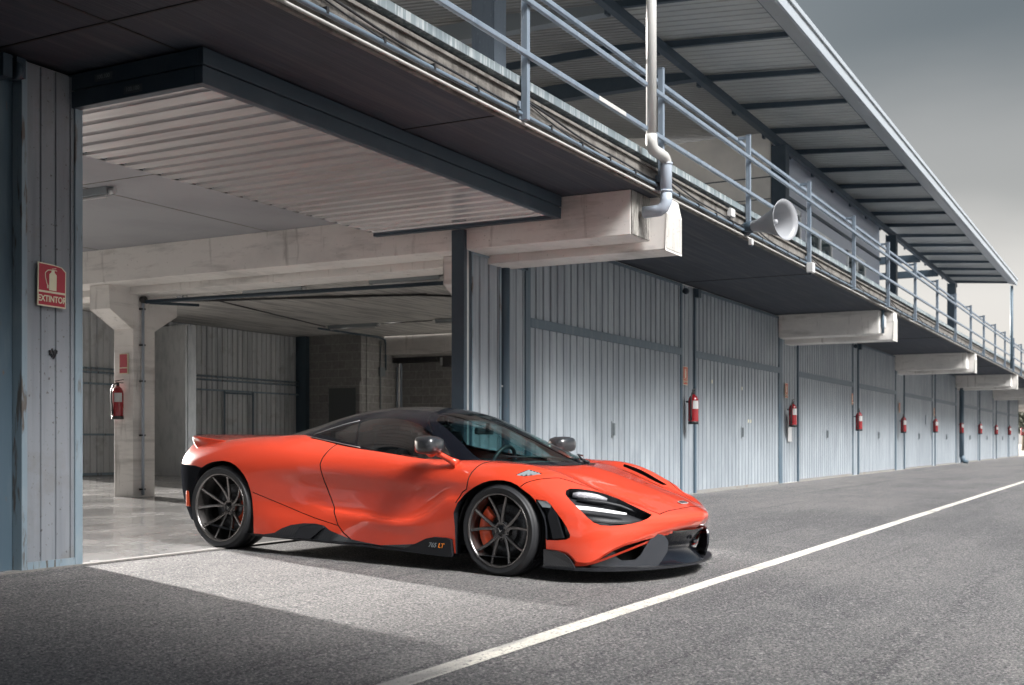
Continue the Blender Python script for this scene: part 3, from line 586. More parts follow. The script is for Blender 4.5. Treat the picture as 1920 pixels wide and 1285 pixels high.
def extinguisher(x, y, z0, label, group='red fire extinguishers along the garage doors', s=1.0):
    r = thing('fire_extinguisher', (x, y, z0), label, 'fire extinguisher', group); rad = .085*s; h = .50*s
    MB().lathe([(0, 0), (rad, 0), (rad, .045*s), (rad*.99, .046*s)], (x, y, z0), (0, 0, 1), 20).build('base_ring', M['black_plastic'], r)
    MB().lathe([(rad*.98, .044*s), (rad, .06*s), (rad, h*.74), (rad*.93, h*.82), (rad*.7, h*.9), (rad*.35, h*.945), (rad*.28, h*.97), (0, h*.97)], (x, y, z0), (0, 0, 1), 24).build('cylinder', M['ext_red'], r)
    MB().tube([(x, y, z0+h*.95), (x, y, z0+h*1.06)], rad*.28, 10).box(x-.02*s, x+.10*s, y-.012, y+.012, z0+h*1.05, z0+h*1.075).prism([(x-.04*s, y-.01, z0+h*1.09), (x+.11*s, y-.01, z0+h*1.15), (x+.11*s, y-.01, z0+h*1.17), (x-.04*s, y-.01, z0+h*1.12)], (0, .02, 0)).build('valve', M['black_plastic'], r)
    MB().tube([(x-.02*s, y, z0+h*1.04), (x-.085*s, y-.01, z0+h*1.0), (x-.125*s, y-.01, z0+h*.85), (x-.12*s, y, z0+h*.6), (x-.105*s, y, z0+h*.35), (x-.10*s, y, z0+h*.12)], [.012]*5+[.018], 8).build('hose', M['black_plastic'], r)
    def lab(a0, a1, za, zb):
        b = MB(); nn = 6; b.smooth = True
        for i in range(nn+1):
            a = R(a0+(a1-a0)*i/nn)
            for zz in (za, zb): b.v.append((x+math.sin(a)*(rad+.001), y-math.cos(a)*(rad+.001), z0+zz*h))
        for i in range(nn): b.face([2*i, 2*i+2, 2*i+3, 2*i+1])
        b.build('label', M['ext_label'], r)
    lab(-75, 0, .50, .76); lab(20, 75, .12, .33); lab(28, 60, .40, .72)
    MB().box(x-.03, x+.03, y+rad*.8, y+rad+.03, z0+h*.7, z0+h*.76).build('bracket', M['steel_dark'], r)
    return r
EX = [(18.14, 1.145), (24.2, 1.165), (30.55, 1.135), (36.75, 1.12), (42.8, 1.17), (49.28, 1.17), (55.15, 1.18), (61.3, 1.19), (67.5, 1.2), (74.6, 1.2)]
near_l = ['beside the first ribbed door past the open garage', 'on the wide ribbed panel with a white sheet behind it', 'on the thin post right of the third garage door', 'on the pale panel right of the fourth garage door']
for i, (x, z0) in enumerate(EX):
    extinguisher(x, 6.50, z0, ('red fire extinguisher '+near_l[i]) if i < 4 else 'small far fire extinguisher, '+names[i]+' along the row from the open garage', s=1.0)
for i, (x0, z0, hh) in enumerate([(18.03, 1.785, .30), (24.10, 1.77, .31), (30.32, 1.80, .29), (36.75, 1.74, .30)]):
    ext_sign(x0, YF-.012, z0, .21, hh, 'small orange-red EXTINTOR sign above the '+names[i]+' fire extinguisher of the row', M['sign_orange'], M['sign_cream'], group='small extinguisher signs above the extinguishers')
ext_sign(43.3, YF-.012, 1.75, .2, .3, 'faint orange sign above the fifth fire extinguisher', M['sign_orange'], M['sign_cream'], group='small extinguisher signs above the extinguishers')
tag(MB().box(24.32, 24.62, YF-.02, YF-.008, .86, 1.42).build('paper_notice', M['ext_label']), 'white paper sheet hanging behind the second fire extinguisher', 'notice')
tag(MB().box(41.6, 42.0, YF-.03, YF-.008, 1.45, 1.75).build('paper_notice', M['door']), 'pale sheet fixed to the door before the fifth fire extinguisher', 'notice')
# small fittings on the second door
for x, z_ in ((21.2, 1.85), (21.6, 1.25), (21.75, 1.25), (19.5, 1.9)):
    MB().box(x-.025, x+.025, YF-.006, YF-.002, z_-.03, z_+.03).build('sticker', M['sign_cream'], B)
extinguisher(11.58, 12.47, 1.17, 'dim red fire extinguisher on the inner concrete column', group=None, s=.95)
rs = thing('extinguisher_sign', (11.69, 12.6, 1.9), 'dark red sign on the shaded side of the inner concrete column', 'sign')
MB().box(11.675, 11.695, 12.38, 12.54, 1.80, 2.08).build('plate', M['sign_cream'], rs); MB().box(11.67, 11.676, 12.39, 12.53, 1.89, 2.07).box(11.67, 11.676, 12.39, 12.53, 1.81, 1.875).build('red_field', M['sign_red'], rs)

# ------------------------------------------------------------------ inside fittings
def tube_light(p0, p1, label):
    p0 = Vector(p0); p1 = Vector(p1); d = (p1-p0).normalized(); r = thing('strip_light', tuple((p0+p1)/2), label, 'ceiling light', 'strip lights under the garage ceiling')
    s = Vector((d.y, -d.x, 0))*.055
    pr = [p0-s*1.0, p0+s*1.0, p0+s*.7-Vector((0, 0, .07)), p0-s*.7-Vector((0, 0, .07))]
    MB().prism([tuple(q) for q in pr], p1-p0).build('housing', M['steel_grey'], r, bevel=.004)
    MB().tube([tuple(p1-Vector((0, 0, .045))), tuple(p1+d*.06-Vector((0, 0, .045)))], .03, 8).build('end_cap', M['ext_label'], r)
    MB().tube([tuple(p0+d*.05-Vector((0, 0, .085))), tuple(p1-d*.05-Vector((0, 0, .085)))], .018, 8).build('tube', M['ext_label'], r)
tube_light((8.40, 10.45, 3.418), (8.40, 9.15, 3.418), 'grey strip light on the smooth ceiling left of the concrete beam')
tube_light((15.2, 13.4, 3.418), (15.2, 12.15, 3.418), 'strip light on the board-marked ceiling, middle one of the near row')
tube_light((15.2, 16.0, 3.418), (15.2, 14.75, 3.418), 'strip light on the board-marked ceiling nearest the rear doors')
tube_light((15.2, 10.8, 3.418), (15.2, 9.5, 3.418), 'strip light on the board-marked ceiling nearest the front corbel')
tube_light((20.8, 15.9, 3.418), (20.8, 14.6, 3.418), 'strip light on the far ceiling above the block wall')
tube_light((20.8, 13.1, 3.418), (20.8, 11.8, 3.418), 'strip light on the far ceiling beside the gate track')
bar = MB().tube([(11.95, 12.25, 2.80), (12.5, 11.85, 2.80)], .02, 8).tube([(11.85, 12.22, 2.8), (13.6, 7.7, 3.02)], .028, 10)
tag(bar.build('hoist_bar', M['steel_dark']), 'dark steel bar running under the ceiling from the inner column', 'bar')
c = MB().tube([(14.7, 17.2, 3.40), (15.9, 14.6, 3.385), (16.4, 12.6, 3.39), (16.9, 11.0, 3.38), (18.6, 9.4, 3.4)], .02, 8).tube([(14.7, 17.2, 3.41), (15.9, 14.6, 3.40), (16.5, 12.5, 3.375), (17, 10.9, 3.40)], .014, 6)
tag(c.build('ceiling_cable', M['cable']), 'bundle of black cables across the board-marked ceiling', 'cable')
c = MB().tube([(15.9, 14.7, 3.40), (20.8, 16.0, 3.40)], .012, 6).tube([(20.8, 14.5, 3.40), (20.8, 13.2, 3.40)], .01, 6)
tag(c.build('ceiling_cable', M['cable']), 'thin black cable leading to the far strip lights', 'cable')
c = MB().tube([(21.0, 16.35, 3.40), (23.4, 16.35, 3.38), (23.62, 16.36, 3.34), (23.66, 16.36, 3.2), (23.66, 16.36, 2.6)], .022, 8)
tag(c.build('wall_conduit', M['frame']), 'dark conduit bending down the lit block wall', 'conduit')
c = MB().tube([(23.45, 16.37, 3.30), (23.45, 16.37, 1.3)], .016, 8).box(23.40, 23.62, 16.34, 16.39, 2.45, 2.66)
tag(c.build('wall_conduit', M['steel_grey']), 'thin vertical conduit with a white box on the lit block wall', 'conduit')
c = MB().tube([(24.1, 16.3, 2.85), (24.2, 16.3, 2.82), (24.24, 16.3, 2.7), (24.24, 16.3, .2)], .03, 8).tube([(24.14, 16.35, 2.7), (24.14, 16.35, .2)], .024, 8)
tag(c.build('wall_pipe', M['pvc']), 'pair of grey pipes down the corner of the block wall', 'pipe')
r = thing('socket_box', (23.5, 16.37, 1.4), 'small white switch box with a green window on the block wall', 'socket box')
MB().box(23.36, 23.62, 16.33, 16.39, 1.32, 1.52).build('housing', M['ext_label'], r, bevel=.006); MB().box(23.42, 23.56, 16.325, 16.331, 1.37, 1.48).build('window', mat('green_plastic', (.05, .28, .20), .3), r)
MB().box(23.72, 23.88, 16.34, 16.39, 1.36, 1.48).build('socket', M['ext_label'], r, bevel=.006)
r = thing('wall_speaker', (23.7, 14.5, 2.75), 'black speaker box with a cable under the ring beam', 'speaker')
MB().box(23.45, 23.72, 14.30, 14.62, 2.62, 2.86).build('cabinet', M['black_plastic'], r, bevel=.006); MB().tube([(23.6, 14.62, 2.75), (23.65, 14.75, 2.68), (23.7, 14.9, 2.8), (23.8, 15.0, 2.88)], .008, 6).build('lead', M['cable'], r)
MB().box(23.44, 23.46, 14.6, 14.66, 2.66, 2.84).build('bracket', M['galv'], r)
o = tag(MB().tube([(11.83, 12.25, 2.80), (11.83, 12.25, .12)], .020, 8).build('column_pipe', M['pvc']), 'thin grey pipe running down the lit face of the inner concrete column', 'pipe')
q = MB()
for z_ in (2.7, 2.2, 1.7, .95, .2): q.box(11.795, 11.865, 12.235, 12.29, z_-.012, z_+.012)
split_build(q, 'clip', M['black_plastic'], o)
MB().lathe([(0, -.03), (.05, -.03), (.05, .03), (0, .03)], (11.83, 12.24, 2.83), (0, 1, 0), 12).build('junction', M['black_plastic'], o)
tag(MB().box(12.16, 12.19, 12.6, 12.64, .15, 2.5).build('leaning_pole', M['frame']), 'thin dark pole standing behind the inner column', 'pole') if 0 else None

# ------------------------------------------------------------------ beyond the far end: trees
leaf = mat('far_foliage', (.055, .065, .05), .8, layers=(((3, 3, 3), 3, .4, .6, (.09, .095, .07), .8),))
bark = mat('bark', (.10, .08, .06), .9)
def tree(x, y, h, lab, sd):
    rr = random.Random(sd); t = thing('tree', (x, y, -.2), lab, 'tree', 'trees beyond the far end of the pit lane')
    tr = MB().tube([(x, y, -.3), (x+.1, y, h*.3), (x, y+.1, h*.7)], [.3, .22, .08], 8)
    for i in range(5): a = rr.uniform(0, 6.28); tr.tube([(x, y, h*.3+i*.3), (x+math.cos(a)*h*.22, y+math.sin(a)*h*.22, h*.55+i*.3)], [.1, .03], 6)
    tr.build('trunk', bark, t)
    c = MB()
    for i in range(1400):
        a = rr.uniform(0, 6.28); e_ = rr.uniform(-1, 1); q = rr.random()**.4; k_ = .75+.25*math.sin(3*a+sd)
        p = Vector((x+math.cos(a)*math.sqrt(1-e_*e_)*q*h*.38*k_, y+math.sin(a)*math.sqrt(1-e_*e_)*q*h*.38*k_, h*.62+e_*q*h*.36))
        s1 = Vector((rr.uniform(-1, 1), rr.uniform(-1, 1), rr.uniform(-1, 1))).normalized()*.22; s2 = s1.cross(Vector((rr.uniform(-1, 1), rr.uniform(-1, 1), 1))).normalized()*.16
        b = len(c.v); c.v += [tuple(p-s1), tuple(p+s2), tuple(p+s1), tuple(p-s2)]; c.face([b, b+1, b+2, b+3])
    c.build('crown', leaf, t)
for i in range(7): tree(118+i*3.0, 6.2+i*2.2+(i % 2)*1.4, 4.6+(i*37 % 5)*.35, 'dark bushy tree past the last garage door, '+names[i]+' from the lane', i)
# added unseen block behind the viewer's left, shaped to shade the near lane
T = thing('shade_tower', (-12, -12, 0), 'added unseen tower block shading the near left of the pit lane', 'building')
TW = MB(); TW.prism([(-26, -1.4, -.4), (3.35, -1.4, -.4), (.9, -9.5, -.4), (-26, -9.5, -.4)], (0, 0, 19)); TW.build('shade_tower_wall', M['tower'], T)
for fl in range(5):  # windows only dress the added block
    for i in range(7):
        x = -24.5+i*3.6; f = MB().box(x, x+2.2, -1.4, -1.32, 1.1+fl*3.1, 2.6+fl*3.1).build('window', M['winframe'], T); MB().box(x+.1, x+2.1, -1.32, -1.30, 1.2+fl*3.1, 2.5+fl*3.1).build('pane', M['darkglass'], f)
MB().box(-26.2, 2.4, -2.2, -1.2, 18.6, 19.0).build('shade_tower_top', M['tower'], T)
# ------------------------------------------------------------------ the car: control net and panel outlines, metres, in the car's own axes (x forward, y to its right, z up)
import numpy as np
# body stations (tail -> nose): 9 points each from sill to centreline, (x, y, z); y positive = viewer's side
BODY = [
 [(-3.38,0,.26),(-3.42,0,.38),(-3.45,0,.50),(-3.46,0,.60),(-3.46,0,.70),(-3.46,0,.79),(-3.47,0,.845),(-3.47,0,.862),(-3.46,0,.868)],
 [(-3.34,.45,.25),(-3.38,.46,.37),(-3.41,.46,.50),(-3.42,.46,.61),(-3.42,.46,.71),(-3.42,.45,.79),(-3.42,.43,.845),(-3.42,.25,.868),(-3.42,0,.875)],
 [(-3.22,.76,.23),(-3.27,.78,.36),(-3.30,.79,.50),(-3.31,.79,.62),(-3.31,.77,.71),(-3.30,.73,.785),(-3.30,.66,.85),(-3.30,.36,.875),(-3.31,0,.882)],
 [(-3.06,.88,.21),(-3.10,.90,.34),(-3.12,.91,.48),(-3.13,.91,.61),(-3.13,.895,.715),(-3.12,.83,.80),(-3.10,.70,.87),(-3.10,.38,.885),(-3.10,0,.892)],
 [(-2.86,.93,.20),(-2.88,.945,.33),(-2.89,.955,.47),(-2.90,.955,.60),(-2.90,.945,.725),(-2.89,.86,.835),(-2.88,.70,.895),(-2.88,.38,.90),(-2.88,0,.90)],
 [(-2.60,.955,.17),(-2.60,.965,.32),(-2.60,.97,.47),(-2.60,.972,.60),(-2.60,.962,.74),(-2.60,.885,.86),(-2.60,.72,.915),(-2.60,.38,.92),(-2.60,0,.92)],
 [(-2.30,.95,.15),(-2.30,.955,.30),(-2.30,.955,.45),(-2.30,.965,.58),(-2.30,.965,.72),(-2.30,.90,.852),(-2.30,.725,.925),(-2.30,.40,.93),(-2.30,0,.93)],
 [(-1.95,.94,.15),(-1.95,.925,.27),(-1.95,.90,.41),(-1.95,.915,.56),(-1.95,.94,.70),(-1.95,.895,.828),(-1.95,.745,.935),(-1.95,.40,.95),(-1.95,0,.95)],
 [(-1.58,.93,.15),(-1.58,.915,.26),(-1.58,.870,.39),(-1.58,.865,.54),(-1.58,.900,.69),(-1.58,.865,.80),(-1.58,.765,.880),(-1.58,.40,.92),(-1.58,0,.92)],
 [(-1.15,.93,.15),(-1.15,.925,.25),(-1.15,.885,.36),(-1.15,.855,.51),(-1.15,.882,.665),(-1.15,.855,.77),(-1.15,.780,.838),(-1.15,.40,.88),(-1.15,0,.88)],
 [(-.75,.93,.145),(-.75,.932,.25),(-.75,.915,.35),(-.75,.865,.50),(-.75,.880,.65),(-.75,.860,.745),(-.75,.782,.797),(-.75,.40,.82),(-.75,0,.82)],
 [(-.58,.928,.143),(-.58,.935,.255),(-.58,.928,.375),(-.58,.885,.52),(-.58,.890,.655),(-.58,.86,.75),(-.58,.772,.797),(-.58,.41,.805),(-.58,0,.805)],
 [(-.42,.925,.14),(-.42,.935,.26),(-.42,.935,.40),(-.42,.915,.54),(-.42,.905,.66),(-.42,.86,.755),(-.42,.755,.796),(-.42,.42,.79),(-.42,0,.79)],
 [(-.15,.93,.14),(-.15,.945,.28),(-.15,.95,.43),(-.15,.952,.57),(-.15,.93,.685),(-.15,.845,.775),(-.15,.68,.803),(-.14,.42,.775),(-.13,0,.775)],
 [(.10,.93,.14),(.10,.95,.28),(.10,.955,.43),(.10,.955,.575),(.10,.925,.69),(.10,.79,.787),(.10,.62,.774),(.13,.36,.770),(.14,0,.783)],
 [(.34,.93,.14),(.34,.95,.27),(.34,.95,.41),(.34,.94,.54),(.34,.895,.645),(.34,.735,.745),(.35,.585,.712),(.36,.35,.718),(.36,0,.738)],
 [(.52,.925,.14),(.52,.935,.26),(.52,.93,.39),(.52,.91,.50),(.52,.86,.59),(.52,.70,.672),(.53,.555,.640),(.54,.33,.660),(.54,0,.684)],
 [(.68,.885,.145),(.69,.885,.25),(.69,.88,.36),(.69,.855,.455),(.69,.79,.535),(.69,.655,.596),(.70,.51,.578),(.71,.30,.607),(.71,0,.629)],
 [(.80,.775,.20),(.81,.785,.28),(.815,.78,.36),(.82,.755,.43),(.825,.705,.485),(.83,.59,.537),(.84,.455,.534),(.85,.26,.563),(.85,0,.584)],
 [(.885,.63,.25),(.905,.64,.305),(.915,.635,.365),(.92,.615,.415),(.925,.58,.452),(.93,.49,.493),(.94,.375,.503),(.955,.21,.525),(.955,0,.540)],
 [(.955,.42,.30),(.985,.425,.335),(1.005,.42,.375),(1.015,.41,.412),(1.02,.385,.438),(1.025,.34,.465),(1.03,.26,.485),(1.04,.14,.500),(1.045,0,.507)],
 [(1.01,.22,.325),(1.05,.225,.352),(1.08,.22,.382),(1.095,.215,.41),(1.105,.20,.434),(1.105,.18,.457),(1.10,.14,.473),(1.10,.08,.483),(1.10,0,.487)],
 [(1.045,0,.33),(1.085,0,.356),(1.12,0,.384),(1.14,0,.410),(1.15,0,.432),(1.15,0,.450),(1.145,0,.462),(1.14,0,.469),(1.13,0,.476)],
]
# greenhouse stations (tail -> base of the windscreen): 6 points from belt line to centreline
CABIN = [
 [(-2.62,.60,.875),(-2.66,.54,.875),(-2.70,.46,.875),(-2.73,.34,.88),(-2.75,.18,.885),(-2.75,0,.885)],
 [(-2.35,.69,.90),(-2.37,.63,.915),(-2.38,.54,.93),(-2.39,.43,.945),(-2.40,.22,.975),(-2.40,0,.99)],
 [(-1.98,.745,.90),(-1.98,.69,.94),(-1.98,.61,.98),(-1.98,.49,1.03),(-1.98,.26,1.09),(-1.98,0,1.108)],
 [(-1.72,.76,.885),(-1.72,.70,.96),(-1.72,.605,1.030),(-1.72,.49,1.095),(-1.72,.26,1.148),(-1.72,0,1.162)],
 [(-1.48,.77,.865),(-1.48,.71,.96),(-1.48,.60,1.062),(-1.48,.48,1.135),(-1.48,.26,1.180),(-1.48,0,1.192)],
 [(-1.20,.78,.83),(-1.20,.71,.95),(-1.20,.59,1.092),(-1.20,.475,1.155),(-1.20,.26,1.193),(-1.19,0,1.203)],
 [(-.96,.782,.80),(-.97,.715,.92),(-.97,.595,1.060),(-.96,.48,1.125),(-.95,.27,1.165),(-.94,0,1.180)],
 [(-.76,.78,.785),(-.78,.72,.875),(-.80,.625,.980),(-.78,.515,1.055),(-.74,.29,1.104),(-.71,0,1.112)],
 [(-.58,.77,.780),(-.59,.725,.835),(-.61,.660,.905),(-.57,.555,.962),(-.49,.31,1.003),(-.45,0,1.022)],
 [(-.44,.745,.775),(-.44,.72,.805),(-.44,.675,.845),(-.39,.575,.885),(-.27,.32,.915),(-.21,0,.928)],
 [(-.33,.70,.765),(-.32,.69,.780),(-.30,.655,.800),(-.23,.56,.822),(-.07,.32,.836),(0,0,.845)],
 [(-.24,.66,.74),(-.22,.65,.745),(-.19,.62,.752),(-.10,.54,.765),(.09,.31,.772),(.18,0,.778)],
]
# a tenth row of points just above the third one makes the ledge that runs low along the door (CREASE: x -> y, z of the ledge and of the hollow above)
CREASE = {-.42: ((.938, .530), (.922, .562)), -.58: ((.931, .420), (.906, .450)), -.75: ((.930, .345), (.898, .368)), -1.15: ((.908, .352), (.872, .372)), -1.58: ((.882, .375), (.860, .400))}
for _i, _s in enumerate(BODY):
    _a, _b = _s[2], _s[3]
    if _a[0] == _s[4][0] and _a[0] in CREASE:
        (y1, z1), (y2, z2) = CREASE[_a[0]]
        if _a[0] == -.42: _s[1] = (-.42, .935, .32); _s[3] = (-.42, .910, .615)
        _s[2] = (_a[0], y1, z1); _s.insert(3, (_a[0], y2, z2))
    else: _s.insert(3, tuple(_a[k]*.62+_b[k]*.38 for k in range(3)))
def hermite(P, n):
    """interpolate along axis 0 through P, n samples per segment (last included); shared chord-length parameter"""
    P = np.asarray(P, float); d = np.sqrt(((P[1:]-P[:-1])**2).sum(-1)); 
    while d.ndim > 1: d = d.mean(-1)
    d = np.maximum(d, 1e-4); s = (P[1:]-P[:-1])/d.reshape((-1,)+(1,)*(P.ndim-1))
    m = np.empty_like(P); m[0] = s[0]; m[-1] = s[-1]
    w = d.reshape((-1,)+(1,)*(P.ndim-1)); m[1:-1] = (s[:-1]*w[1:]+s[1:]*w[:-1])/(w[1:]+w[:-1])
    out = []
    for i in range(len(P)-1):
        for k in range(n):
            t = k/n; h = d[i]
            out.append((2*t**3-3*t*t+1)*P[i]+(t**3-2*t*t+t)*h*m[i]+(-2*t**3+3*t*t)*P[i+1]+(t**3-t*t)*h*m[i+1])
    out.append(P[-1]); return np.array(out)
def surf(N, nu, nv):
    A = hermite(np.array(N, float), nu)
    for _k in range(9): A[1:-1] = .25*A[:-2]+.5*A[1:-1]+.25*A[2:]
    B = hermite(A.transpose(1, 0, 2), nv).transpose(1, 0, 2)
    for _k in range(2): B[:, 1:-1] = .25*B[:, :-2]+.5*B[:, 1:-1]+.25*B[:, 2:]
    B[:, -1, 1] = 0.0; return B

FEAT = {
  'front_arch': [(-0.362,0.938,0.329),(-0.369,0.943,0.429),(-0.333,0.942,0.508),(-0.284,0.935,0.56),(-0.228,0.94,0.601),(-0.174,0.942,0.631),(-0.122,0.941,0.655),(-0.066,0.938,0.671),(-0.009,0.935,0.678),(0.047,0.934,0.678),(0.104,0.933,0.67),(0.156,0.935,0.651),(0.208,0.939,0.621),(0.258,0.94,0.592),(0.296,0.941,0.562),(0.334,0.943,0.516),(0.359,0.943,0.47),(0.381,0.945,0.424),(0.392,0.947,0.377),(0.394,0.949,0.325)],
  'rear_arch': [(-2.878,0.956,0.662),(-2.823,0.959,0.689),(-2.761,0.961,0.71),(-2.691,0.962,0.722),(-2.622,0.963,0.727),(-2.543,0.967,0.717),(-2.481,0.971,0.695),(-2.427,0.972,0.659),(-2.383,0.97,0.615),(-2.35,0.966,0.562),(-2.327,0.959,0.497),(-2.313,0.954,0.425),(-2.304,0.954,0.354),(-2.299,0.954,0.282),(-2.301,0.952,0.222)],
  'door_rear_gap': [(-1.603,0.778,0.877),(-1.62,0.848,0.828),(-1.639,0.887,0.775),(-1.647,0.903,0.729),(-1.635,0.904,0.677),(-1.62,0.883,0.596),(-1.59,0.865,0.51),(-1.558,0.859,0.436),(-1.529,0.875,0.381),(-1.489,0.904,0.327),(-1.458,0.915,0.272),(-1.399,0.923,0.219),(-1.322,0.928,0.174)],
  'quarter_line': [(-2.306,0.956,0.486),(-2.172,0.936,0.444),(-2.019,0.912,0.397),(-1.872,0.902,0.354),(-1.715,0.905,0.316),(-1.558,0.911,0.287),(-1.462,0.915,0.27)],
  'skirt': [(-2.311,0.951,0.156),(-2.193,0.947,0.157),(-2.085,0.943,0.176),(-2.012,0.936,0.216),(-1.926,0.928,0.246),(-1.809,0.919,0.266),(-1.691,0.915,0.272),(-1.599,0.916,0.261),(-1.534,0.921,0.228),(-1.427,0.925,0.201),(-1.322,0.928,0.176),(-1.176,0.929,0.161),(-1.034,0.93,0.151),(-0.689,0.931,0.185),(-0.62,0.933,0.219),(-0.54,0.934,0.242),(-0.449,0.932,0.248),(-0.383,0.932,0.241)],
  'door_front_gap': [(-0.206,0.803,0.787),(-0.223,0.868,0.756),(-0.243,0.898,0.721),(-0.255,0.918,0.682),(-0.258,0.93,0.649),(-0.262,0.936,0.602)],
  'crease': [(-0.262,0.936,0.6),(-0.358,0.925,0.573),(-0.423,0.928,0.536),(-0.532,0.928,0.464),(-0.611,0.933,0.398)],
  'headlight': [(0.497,0.86,0.6),(0.488,0.834,0.625),(0.5,0.805,0.637),(0.539,0.766,0.637),(0.58,0.73,0.631),(0.635,0.674,0.619),(0.688,0.616,0.598),(0.75,0.571,0.571),(0.831,0.567,0.539),(0.905,0.526,0.501),(0.963,0.475,0.467),(0.956,0.523,0.445),(0.933,0.584,0.426),(0.896,0.654,0.412),(0.85,0.725,0.403),(0.798,0.785,0.399),(0.749,0.827,0.403),(0.709,0.851,0.42),(0.67,0.865,0.452),(0.631,0.87,0.487),(0.585,0.872,0.526),(0.536,0.871,0.566)],
  'drl': [(0.563,0.876,0.538),(0.654,0.824,0.531),(0.739,0.761,0.518),(0.804,0.703,0.504),(0.857,0.645,0.49),(0.861,0.653,0.48),(0.811,0.718,0.487),(0.747,0.777,0.498),(0.67,0.832,0.508),(0.583,0.88,0.513)],
  'vent': [(0.308,0.94,0.56),(0.386,0.928,0.553),(0.422,0.927,0.527),(0.459,0.927,0.485),(0.503,0.925,0.435),(0.542,0.925,0.385),(0.568,0.924,0.334),(0.566,0.925,0.314),(0.539,0.931,0.299),(0.479,0.941,0.291),(0.398,0.948,0.288)],
  'front_low': [(0.395,0.943,0.229),(0.465,0.939,0.227),(0.522,0.932,0.224),(0.554,0.925,0.213),(0.585,0.917,0.184),(0.611,0.909,0.154),(0.655,0.893,0.151),(0.696,0.871,0.154),(0.735,0.843,0.179),(0.775,0.809,0.215),(0.821,0.76,0.251),(0.869,0.694,0.281),(0.939,0.548,0.312),(0.979,0.433,0.329),(1.012,0.325,0.338),(1.034,0.188,0.338),(1.064,0.039,0.345),(1.093,-0.007,0.362)],
  'clam': [(0.184,0.936,0.639),(0.217,0.913,0.669),(0.261,0.881,0.686),(0.304,0.849,0.697),(0.355,0.808,0.703),(0.395,0.771,0.706)],
  'ridge1': [(0.395,0.771,0.706),(0.54,0.701,0.66),(0.668,0.6,0.604),(0.803,0.511,0.548),(0.925,0.469,0.501),(0.991,0.408,0.469)],
  'bonnet': [(0.123,0.788,0.78),(0.221,0.793,0.758),(0.387,0.758,0.715),(0.459,0.551,0.669),(0.59,0.448,0.622),(0.742,0.387,0.578),(0.879,0.345,0.534),(0.958,0.285,0.511),(1.016,0.202,0.502),(1.044,0.104,0.502),(1.027,-0.105,0.508)],
  'louvre': [(0.119,0.891,0.718),(0.179,0.817,0.757),(0.284,0.804,0.732),(0.241,0.848,0.719),(0.182,0.885,0.709)],
  'badge': [(0.952,0.058,0.538),(0.963,-0.07,0.533),(1.007,0.012,0.52),(0.984,0.109,0.523)],
  'bvent': [(0.207,0.603,0.751),(0.25,0.622,0.745),(0.328,0.602,0.721),(0.433,0.581,0.683),(0.578,0.555,0.625),(0.551,0.468,0.634),(0.502,0.377,0.667),(0.392,0.414,0.701),(0.284,0.483,0.728)],
  'tail_black': [(-3.066,0.923,0.676),(-2.971,0.943,0.675),(-2.878,0.956,0.661)],
  'win_rearq': [(-1.874,0.679,0.961),(-1.777,0.655,0.989),(-1.655,0.617,1.03),(-1.512,0.597,1.061),(-1.463,0.672,1.001),(-1.437,0.725,0.937),(-1.432,0.75,0.896),(-1.551,0.742,0.911),(-1.706,0.72,0.937)],
  'win_door': [(-1.485,0.606,1.057),(-1.409,0.584,1.082),(-1.323,0.581,1.092),(-1.234,0.582,1.096),(-1.147,0.581,1.095),(-1.074,0.582,1.087),(-0.985,0.586,1.068),(-0.894,0.594,1.038),(-0.806,0.609,0.997),(-0.724,0.637,0.951),(-0.646,0.669,0.905),(-0.587,0.696,0.866),(-0.531,0.728,0.82),(-0.507,0.744,0.796),(-0.609,0.761,0.795),(-0.765,0.771,0.8),(-0.932,0.771,0.818),(-1.16,0.769,0.845),(-1.311,0.763,0.868),(-1.4,0.756,0.886),(-1.426,0.708,0.961)],
  'ws_side': [(-0.843,0.495,1.084),(-0.771,0.511,1.053),(-0.676,0.544,1.004),(-0.58,0.58,0.951),(-0.484,0.619,0.895),(-0.394,0.651,0.843),(-0.324,0.663,0.805),(-0.266,0.638,0.791),(-0.171,0.575,0.781),(-0.063,0.491,0.773)],
  'roof_front': [(-0.895,0.489,1.103),(-0.903,0.407,1.133),(-0.93,0.264,1.16),(-0.952,0.102,1.175)],
  'ws_top': [(-0.843,0.495,1.084),(-0.857,0.41,1.119),(-0.859,0.301,1.138),(-0.851,0.184,1.148),(-0.846,0.015,1.154)],
}
# ------------------------------------------------------------------ car materials
M['paint'] = mat('orange_car_paint', (.66, .058, .024), .42, coat=1.0, spec=.25)
M['paint'].node_tree.nodes['Principled BSDF'].inputs['Coat Roughness'].default_value = .03; M['paint'].node_tree.nodes['Principled BSDF'].inputs['Coat IOR'].default_value = 1.55
M['gloss_black'] = mat('gloss_black', (.005, .006, .009), .22, coat=.45, spec=.3)
M['fence'] = mat('glossy_grey_fence', (.026, .029, .036), .22, coat=1.0)
M['satin_black'] = mat('satin_black', (.013, .014, .017), .48, spec=.3)
M['rough_black'] = mat('rough_black_bumper', (.014, .015, .018), 1.0, spec=0)
M['void'] = mat('dark_cavity', (.006, .006, .007), .7)
M['tyre'] = mat('tyre_rubber', (.022, .023, .026), .55, spec=.4, layers=(((6, 6, 6), 3, .5, .7, (.034, .035, .038), .6),))
M['rim'] = mat('bronze_grey_wheel', (.22, .208, .205), .27, metal=.9)
M['disc'] = mat('brake_disc', (.12, .125, .135), .35, metal=.7, layers=(((90, 90, 90), 1, .62, .66, (.01, .01, .01), .9),))
M['caliper'] = mat('orange_caliper', (.85, .10, .03), .3, coat=.6)
M['gap'] = mat('panel_gap', (.01, .006, .005), .8)
M['lamp'] = mat('lamp_reflector', (.75, .73, .80), .18, metal=.6, layers=(((60, 60, 60), 2, .5, .6, (.9, .9, .95), .9),))
